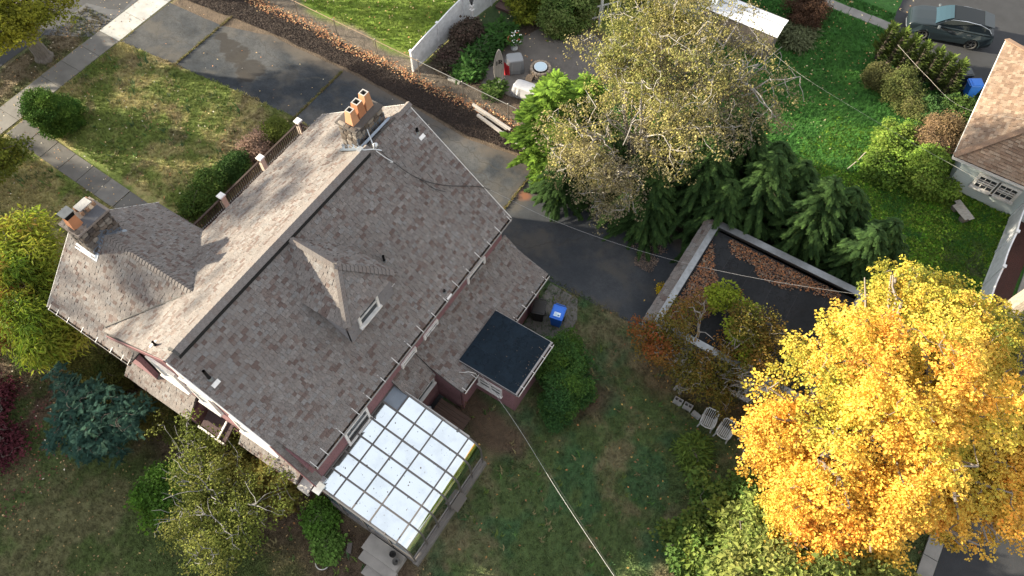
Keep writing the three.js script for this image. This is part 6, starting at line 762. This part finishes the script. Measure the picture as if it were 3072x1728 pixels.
// ---------------------------------------------------------------- garden chairs and blocks
function chair(label, x, z, turn) {
  const c = thing('garden_chair', label, 'chair', [x, 0, z], turn, 'white plastic chairs by the garage'), w = [0.52, 0.53, 0.53], s = new MB();
  for (let i = 0; i < 6; i++) { const u = new MB(), xx = -0.2 + i * 0.08; u.box(xx - 0.026, xx + 0.026, 0.4, 0.42, -0.2, 0.24, mulc(w, 0.85 + 0.2 * hash(i, 2))); u.part('slat', M.white, c); const k = new MB(); k.bar([xx, 0.42, -0.2], [xx * 1.05, 0.86, -0.36], 0.052, 0.018, mulc(w, 0.85 + 0.2 * hash(i, 8)), [1, 0, 0]); k.part('back_slat', M.white, c); }
  s.tube([[-0.25, 0.42, -0.2], [-0.27, 0.42, 0.2], [-0.2, 0.41, 0.28], [0, 0.4, 0.31], [0.2, 0.41, 0.28], [0.27, 0.42, 0.2], [0.25, 0.42, -0.2]], 0.03, 0.03, 6, w); s.tube([[-0.26, 0.4, -0.2], [-0.28, 0.8, -0.34], [-0.2, 0.9, -0.38], [0.2, 0.9, -0.38], [0.28, 0.8, -0.34], [0.26, 0.4, -0.2]], 0.03, 0.03, 6, w); s.part('frame', M.white, c);
  for (const k of [-1, 1]) { const a = new MB(); a.tube([[k * 0.28, 0.66, -0.3], [k * 0.31, 0.66, 0.1], [k * 0.3, 0.62, 0.24], [k * 0.28, 0.4, 0.27]], 0.032, 0.028, 6, w); a.part('arm', M.white, c); for (const zz of [-0.26, 0.25]) { const l = new MB(); l.bar([k * 0.26, 0.4, zz], [k * 0.3, 0, zz * 1.15], 0.045, 0.045, w); l.part('leg', M.white, c); } }
  return c;
}
chair('left of the two white plastic chairs, next to the cinder blocks', 14.25, 1.05, -1.5); chair('right of the two white plastic chairs, tucked under the golden maple', 14.2, 1.85, -1.62); chair('third white chair nearly hidden under the maple leaves', 14.7, 2.75, -1.4);
{
  const mk = (label, x, y, z, turn, on = false) => { const b = thing('cinder_block', label, 'block', [x, y, z], turn, 'grey cinder blocks beside the chairs'), sh = new THREE.Shape([new THREE.Vector2(-0.2, -0.1), new THREE.Vector2(0.2, -0.1), new THREE.Vector2(0.2, 0.1), new THREE.Vector2(-0.2, 0.1)]); for (const k of [-1, 1]) sh.holes.push(new THREE.Path([new THREE.Vector2(k * 0.09 - 0.065, -0.065), new THREE.Vector2(k * 0.09 + 0.065, -0.065), new THREE.Vector2(k * 0.09 + 0.065, 0.065), new THREE.Vector2(k * 0.09 - 0.065, 0.065)])); const g = new THREE.ExtrudeGeometry(sh, { depth: 0.2, bevelEnabled: false }); if (!on) g.rotateX(-Math.PI / 2); else g.translate(0, 0.1, -0.1); const m = new MB(); m.add(g, null, [0.33, 0.325, 0.32]); m.part('block', M.concrete, b); };
  mk('end cinder block with its two holes facing up', 14.45, 0.2, -0.45, 1.57); mk('second cinder block with holes up, topping the little stack', 14.45, 0.2, 0.02, 1.57); mk('cinder block under the end one', 14.45, 0, -0.45, 1.57); mk('cinder block under the second one', 14.45, 0, 0.02, 1.57); mk('lone cinder block lying next to the left chair', 14.35, 0, 0.5, 1.4, true);
  const wood = new MB(); wood.tube([[14.0, 0.3, 2.9], [13.6, 0.05, 3.0]], 0.02, 0.02, 6, whiteC); wood.tube([[14.05, 0.3, 3.0], [13.65, 0.05, 3.12]], 0.02, 0.02, 6, whiteC); solo('white_pipe', wood.geo(), M.white, 'pair of thin white pipes poking out under the maple leaves', 'pipe');
}
// ---------------------------------------------------------------- patio of the neighbour
function cover(label, pos, turn, w, d, h, lean, col) {
  const c = thing('furniture_cover', label, 'cover', pos, turn), m = new MB(), N = 56, rings = [], L = [[0.0, h + 0.02, 0], [0.6, h + 0.015, 0], [0.93, h, 0], [1, h - 0.05, 0.01], [1.03, h * 0.6, 0.03], [1.06, h * 0.3, 0.055], [1.09, 0.03, 0.07]];
  for (const [k, y, f] of L) { const r = []; for (let i = 0; i < N; i++) { const a = (i / N) * 6.283, cx = Math.sign(Math.cos(a)) * Math.pow(Math.abs(Math.cos(a)), 0.35), cz = Math.sign(Math.sin(a)) * Math.pow(Math.abs(Math.sin(a)), 0.35), q = k + f * Math.sin(i * 2.3 + 2 * n2(i * 0.4, 3)) * 1.2; r.push([cx * w / 2 * q, y - lean * (cx < 0 ? -1 : 1) * Math.abs(cx) * Math.min(1, y / h) * 0.5 * Math.min(1, k + 0.01) + lean * 0, cz * d / 2 * q]); } rings.push(r); }
  for (let j = 0; j + 1 < rings.length; j++) for (let i = 0; i < N; i++) { const k = (i + 1) % N; m.quad(rings[j][i], rings[j][k], rings[j + 1][k], rings[j + 1][i], j > 4 ? mulc(col, 0.85) : col); } m.part('cloth', M.cloth, c);
  const b = new MB(); b.box(-w * 0.46, w * 0.46, 0.0, 0.12, -d * 0.46, d * 0.46, [0.05, 0.05, 0.055]); b.part('base', M.plain, c);
}
cover('grey cloth cover over a patio chair beside the stone planter', [27.7, 0.03, -17.45], 0.75, 0.95, 0.9, 0.85, 0.22, [0.25, 0.255, 0.265]);
cover('long pale grey cover over a bench in front of the bright cedars', [26.35, 0.03, -15.55], 0.12, 0.8, 1.9, 0.72, 0.14, [0.42, 0.42, 0.44]);
{
  const p = thing('fire_pit', 'round stone fire pit with a pale blue round lid', 'fire pit', [28.15, 0.03, -16.0]); const st = new MB(); st.add(new THREE.CylinderGeometry(0.5, 0.5, 0.38, 24), M4(0, 0.19, 0), [0.05, 0.045, 0.04]); st.part('ring', M.rough, p); const r = rngOf(5);
  for (let k = 0; k < 3; k++) for (let i = 0; i < 16; i++) { const a = ((i + k * 0.5) / 16) * 6.283, m = part('stone', stoneGeos[i % 3], std({ color: new THREE.Color(...mulc([0.3, 0.235, 0.175], 0.75 + 0.5 * r())), bumpMap: grit, bumpScale: 0.01 }), p); m.position.set(Math.cos(a) * 0.52, 0.09 + k * 0.16, Math.sin(a) * 0.52); m.rotation.y = -a; m.scale.set(0.17, 0.17, 0.215); }
  const l = new MB(); l.add(new THREE.CylinderGeometry(0.37, 0.37, 0.04, 32), M4(0, 0.52, 0), [0.75, 0.78, 0.8]); l.add(new THREE.CylinderGeometry(0.33, 0.33, 0.02, 32), M4(0, 0.545, 0), [0.5, 0.62, 0.7]); l.part('lid', std({ roughness: 0.25 }), p);
  const wd = thing('firewood', 'small heap of split firewood leaning on the fire pit', 'firewood', [27.45, 0.03, -16.25]); for (let i = 0; i < 7; i++) { const m = new MB(); m.tube([[-0.16 + 0.05 * i, 0.05 + 0.07 * (i % 3), -0.2], [-0.14 + 0.045 * i, 0.1 + 0.07 * (i % 3), 0.2]], 0.055, 0.05, 6, mulc([0.17, 0.13, 0.1], 0.7 + 0.1 * i)); m.part('log', M.bark, wd); }
}
{ // tall beige board with dark lettering, red cloth behind
  const b = thing('tall_board', 'tall pointed beige board with black letters standing on the patio edge', 'board', [26.3, 0, -17.6], -0.98), s = new THREE.Shape(); s.moveTo(-0.2, 0.25); s.quadraticCurveTo(-0.34, 1.0, -0.22, 1.6); s.quadraticCurveTo(-0.14, 2.1, 0.0, 2.3); s.quadraticCurveTo(0.1, 2.25, 0.14, 2.0); s.quadraticCurveTo(0.34, 1.3, 0.24, 0.25); s.closePath(); const m = new MB(); m.add(new THREE.ExtrudeGeometry(s, { depth: 0.05, bevelEnabled: true, bevelSize: 0.02, bevelThickness: 0.02, bevelSegments: 2 }), M4(0, 0, 0, 0, -0.08), [0.42, 0.38, 0.34]); m.part('panel', M.wood, b);
  const f = await new FontLoader().loadAsync('fonts/droid/droid_serif_bold.typeface.json'), tm = std({ vertexColors: false, color: 0x0a0a0a }); const j = new TextGeometry('J', { font: f, size: 0.2, depth: 0.012 }), r = new TextGeometry('R', { font: f, size: 0.26, depth: 0.012 }); j.translate(-0.16, 1.36, 0.09); r.translate(-0.05, 1.4, 0.09); for (const g of [j, r]) { g.rotateX(-0.08); part('letter', g, tm, b); }
  const c = thing('red_cloth', 'bright red folded cloth hanging behind the beige board', 'cloth', [26.55, 0, -17.45], -0.98), q = new MB(); for (let i = 0; i < 6; i++) { const x = i * 0.05; q.quad([x, 1.5 - i * 0.06, 0.05 * (i % 2)], [x + 0.05, 1.44 - i * 0.06, 0.05 * ((i + 1) % 2)], [x + 0.1, 0.5, 0.1 * ((i + 1) % 2)], [x + 0.03, 0.5, 0.1 * (i % 2)], [0.36, 0.01, 0.018]); } q.part('cloth', M.cloth, c);
  const k = thing('weighted_base', 'grey weighted base under the tall beige board', 'base', [26.2, 0, -17.5], 0.4), n = new MB(); n.add(new RoundedBoxGeometry(0.75, 0.24, 0.6, 2, 0.07), M4(0, 0.14, 0), [0.2, 0.19, 0.18]); n.add(new RoundedBoxGeometry(0.5, 0.16, 0.4, 2, 0.05), M4(-0.05, 0.3, 0), [0.3, 0.29, 0.28]); n.part('block', M.rough, k);
}
{
  const u = thing('urn_planter', 'white stone urn on a pedestal with red and white flowers', 'planter', [29.0, 0.03, -18.3]), m = new MB(); m.add(new THREE.LatheGeometry([[0, 0], [0.2, 0], [0.2, 0.1], [0.1, 0.16], [0.08, 0.3], [0.2, 0.42], [0.24, 0.58], [0.27, 0.62], [0.22, 0.6], [0, 0.55]].map(([a, b]) => new THREE.Vector2(a, b)), 20), null, [0.6, 0.62, 0.63]); m.part('urn', M.white, u);
  const l = [], fl = [], r = rngOf(6); for (let i = 0; i < 150; i++) { const a = r() * 6.28, d = 0.42 * Math.sqrt(r()), y = 0.65 + 0.5 * r() * (1 - d); l.push({ m: M4(Math.cos(a) * d, y, Math.sin(a) * d, r() * 6, 0, 0, 0.6), c: pickc(r, [[0.03, 0.1, 0.015], [0.08, 0.17, 0.03]], 0.5) }); if (i < 46) fl.push({ m: M4(Math.cos(a) * d * 1.1, y + 0.12, Math.sin(a) * d * 1.1, r() * 6, 0, 0, 0.1), c: i < 34 ? [0.8, 0.8, 0.76] : [0.55, 0.05, 0.05] }); } instanced('foliage', LEAF.broad, leafMid, l, u); instanced('flowers', litterGeo, M.inst, fl, u);
  const p = thing('lamp_post', 'white garden lamp post with black lantern in front of the fence', 'lamp post', [29.05, 0, -21.25]), q = new MB(); q.box(-0.11, 0.11, 0, 0.55, -0.11, 0.11, whiteC); q.box(-0.065, 0.065, 0.55, 1.75, -0.065, 0.065, whiteC); q.box(-0.12, 0.12, 1.45, 1.5, -0.12, 0.12, whiteC); q.box(-0.11, 0.11, 1.75, 1.8, -0.11, 0.11, whiteC); q.part('post', M.white, p); const k = new MB(); k.add(new THREE.CylinderGeometry(0.1, 0.07, 0.26, 6), M4(0, 1.97, 0), [0.03, 0.03, 0.03]); k.add(new THREE.ConeGeometry(0.14, 0.14, 6), M4(0, 2.17, 0), [0.02, 0.02, 0.02]); k.add(new THREE.CylinderGeometry(0.03, 0.04, 0.1, 6), M4(0, 1.83, 0), [0.02, 0.02, 0.02]); k.part('lantern', M.plain, p);
}
{ // bench of stone slab in the weeds
  const b = thing('garden_bench', 'weathered plank laid on stones in the weeds beside the pale house', 'bench', [31.4, 0, 7.1], 0.9), m = new MB(); m.add(new RoundedBoxGeometry(1.25, 0.06, 0.34, 2, 0.02), M4(0, 0.42, 0, 0, 0.05), [0.44, 0.42, 0.38]); m.add(new RoundedBoxGeometry(1.0, 0.05, 0.3, 2, 0.02), M4(-0.06, 0.44, -0.26, 0.06, -0.08), [0.4, 0.38, 0.34]); m.part('plank', M.wood, b); for (const x of [-0.35, 0.35]) { const s = part('stone', stoneGeos[0], stoneMats[5], b); s.position.set(x, 0.2, -0.08); s.scale.set(0.35, 0.42, 0.5); }
}
// ---------------------------------------------------------------- small things round the sunroom
{
  const pot = (label, x, y, z, r, h, col, soil) => { const p = thing('flower_pot', label, 'pot', [x, y, z]), m = new MB(); m.add(new THREE.LatheGeometry([[0, 0], [r * 0.7, 0], [r * 0.95, h * 0.85], [r * 1.05, h * 0.87], [r * 1.05, h], [r * 0.85, h], [r * 0.8, h * 0.7], [0, h * 0.65]].map(([a, b]) => new THREE.Vector2(a, b)), 22), null, col); m.part('pot', M.matte, p); const s = new MB(); s.add(new THREE.CylinderGeometry(r * 0.3, r * 0.3, 0.03, 12), M4(r * 0.15, h * 0.68, 0), soil); s.part('soil', M.rough, p); };
  pot('cream terracotta pot on the lowest step by the sunroom', 1.4, 0.16, -6.72, 0.19, 0.3, [0.44, 0.38, 0.3], [0.04, 0.03, 0.025]); pot('black plastic pot on the top step by the sunroom door', 2.45, 0.5, -7.0, 0.13, 0.22, [0.02, 0.02, 0.02], [0.015, 0.012, 0.01]); pot('grey rimmed pot beside the black pot on the top step', 2.3, 0.5, -6.72, 0.15, 0.24, [0.12, 0.115, 0.11], [0.02, 0.017, 0.015]);
  const b = thing('paving_brick', 'single weathered paving block on the soil beside the steps', 'brick', [1.75, 0, -8.75], 0.5), m = new MB(); m.add(new RoundedBoxGeometry(0.42, 0.1, 0.2, 2, 0.015), M4(0, 0.05, 0), [0.15, 0.13, 0.12]); m.part('block', M.rough, b);
  const j = thing('plastic_jug', 'white plastic jug with red cap beside the sunroom', 'jug', [8.2, 0.03, -9.45], 0.4), q = new MB(); q.add(new RoundedBoxGeometry(0.3, 0.3, 0.2, 3, 0.05), M4(0, 0.16, 0), [0.55, 0.6, 0.62]); q.part('body', M.plain, j); const c = new MB(); c.add(new THREE.CylinderGeometry(0.05, 0.05, 0.06, 14), M4(-0.1, 0.34, 0), [0.5, 0.03, 0.03]); c.part('cap', M.plain, j);
  const h = new MB(); h.add(new THREE.TorusGeometry(0.28, 0.025, 6, 24), M4(0.75, 0.04, -9.3, 0, Math.PI / 2), [0.4, 0.39, 0.37]); solo('garden_ring', h.geo(), M.plain, 'pale round hoop half buried in plants near the steps', 'hoop');
}
// ---------------------------------------------------------------- wires
{
  const wire = (label, pts, r, col, name = 'overhead_wire') => { r *= name === 'roof_cable' ? 1 : 0.38; const m = new MB(), c = new THREE.CatmullRomCurve3(pts.map((p) => V(...p))); m.tube(c.getPoints(40).map((p) => p.toArray()), r, r, 4, col); solo(name, m.geo(), M.plain, label, 'wire'); };
  wire('black cable running across the back roof from the aerial to the roof edge', [[13.3, 9.35, -14.55], [13.45, 8.72, -13.96], [13.74, 8.0, -13.14], [14.38, 7.35, -12.4], [15.6, 6.58, -11.43], [15.85, 6.3, -11.15]], 0.016, [0.02, 0.02, 0.02], 'roof_cable'); wire('loose black cable end lying on the back roof', [[13.72, 8.05, -13.2], [13.85, 7.78, -12.9], [13.95, 7.5, -12.6], [14.25, 7.2, -12.2]], 0.014, [0.02, 0.02, 0.02], 'roof_cable'); wire('pale coiled cable at the foot of the aerial', [[13.2, 9.3, -14.5], [13.3, 9.0, -14.2], [13.42, 8.75, -13.95], [13.35, 8.78, -14.02]], 0.018, [0.55, 0.55, 0.55], 'roof_cable');
  wire('twisted service wire from the back porch corner to the lower edge, left strand', [[10.05, 2.75, -8.0], [8.6, 3.8, -5.2], [6.9, 5.2, -2.4], [5.2, 6.6, 0.6], [3.2, 8.3, 4.2]], 0.013, [0.45, 0.45, 0.45]); wire('twisted service wire from the back porch corner to the lower edge, right strand', [[10.1, 2.7, -8.0], [8.72, 3.7, -5.2], [7.02, 5.08, -2.4], [5.27, 6.52, 0.6], [3.2, 8.2, 4.2]], 0.013, [0.03, 0.03, 0.03]);
  wire('grey wire crossing the driveway and the garage roof', [[15.85, 6.3, -11.15], [16.6, 5.3, -8.3], [17.6, 4.9, -4.2], [18.7, 5.1, -0.2], [20.0, 5.8, 4.2], [21.6, 7.2, 10.2]], 0.012, [0.3, 0.3, 0.31]); wire('thin wire over the right hand lawn, left one', [[33.5, 5.6, -9], [31.1, 5, -4.5], [29.6, 5, 1.3], [28.4, 5.4, 6]], 0.012, [0.36, 0.35, 0.33]); wire('thin pale wire slanting over the dwarf arborvitae to the tan roof', [[35.04, 5, 0.35], [34.4, 4.5, 2.2], [33.9, 4.0, 4.3], [34.6, 4.1, 7.2]], 0.016, [0.5, 0.46, 0.4]);
}

// ---------------------------------------------------------------- street trees beyond the frame, up-sun: they throw the broken shade
{
  const cl = leafCluster(9, 12, 0.34, 0.3, 0.24, 0.3), mk = (label, x, z, seed, lobes, n) => plant({ name: 'street_tree', label, x, z, seed, r: 0.3, fork: 4, sprays: n, per: 9, sprayR: 0.7, gap: 0.34, leaf: cl, mat: leafMid, bumpy: 0.6, colors: [[0.12, 0.13, 0.02], [0.3, 0.24, 0.03]], lobes });
  mk('tall street tree across the road, farthest left outside the frame', -26, -50, 601, [[-26, 10, -50, 4.5, 4.5, 4.5], [-23, 8.5, -48, 3]], 190);
  mk('tall street tree across the road shading the side yard', -17, -52, 602, [[-17, 10, -52, 5, 4.5, 5], [-14.5, 7, -51, 2.6]], 220);
  mk('street tree across the road shading the front lawn', -1, -52, 603, [[-3.2, 7.2, -52, 4.0, 3.4, 4]], 150);
  mk('small street tree across the road near the driveway', 7.5, -50.5, 604, [[9.6, 3.6, -50.5, 2.2, 1.8, 2.0]], 50);
  mk('tall tree on the corner beyond the driveway entrance', 17, -49, 605, [[17, 13.4, -49, 5, 3.6, 5], [21.5, 12, -47, 4, 3.5, 4]], 230);
  const thin = (label, x, z, seed, lobes, n) => plant({ name: 'street_tree', label, x, z, seed, r: 0.28, fork: 6, twigs: 0.7, sprays: n, per: 3, sprayR: 0.6, gap: 0.44, leaf: cl, mat: leafMid, bumpy: 0.7, colors: [[0.2, 0.17, 0.05], [0.3, 0.24, 0.05]], lobes });
  thin('tall thin leaved street tree across the road, dappling the front roof', -4, -56, 606, [[-5.5, 19, -56, 4.2, 3.4, 4], [0.5, 18.5, -56, 3, 2.6, 3]], 62);
  thin('tall thin leaved street tree across the road, dappling the small wing', -11, -57, 607, [[-12.5, 19.5, -57, 3.4, 2.6, 3.4]], 24);
}

renderer.render(scene, camera);
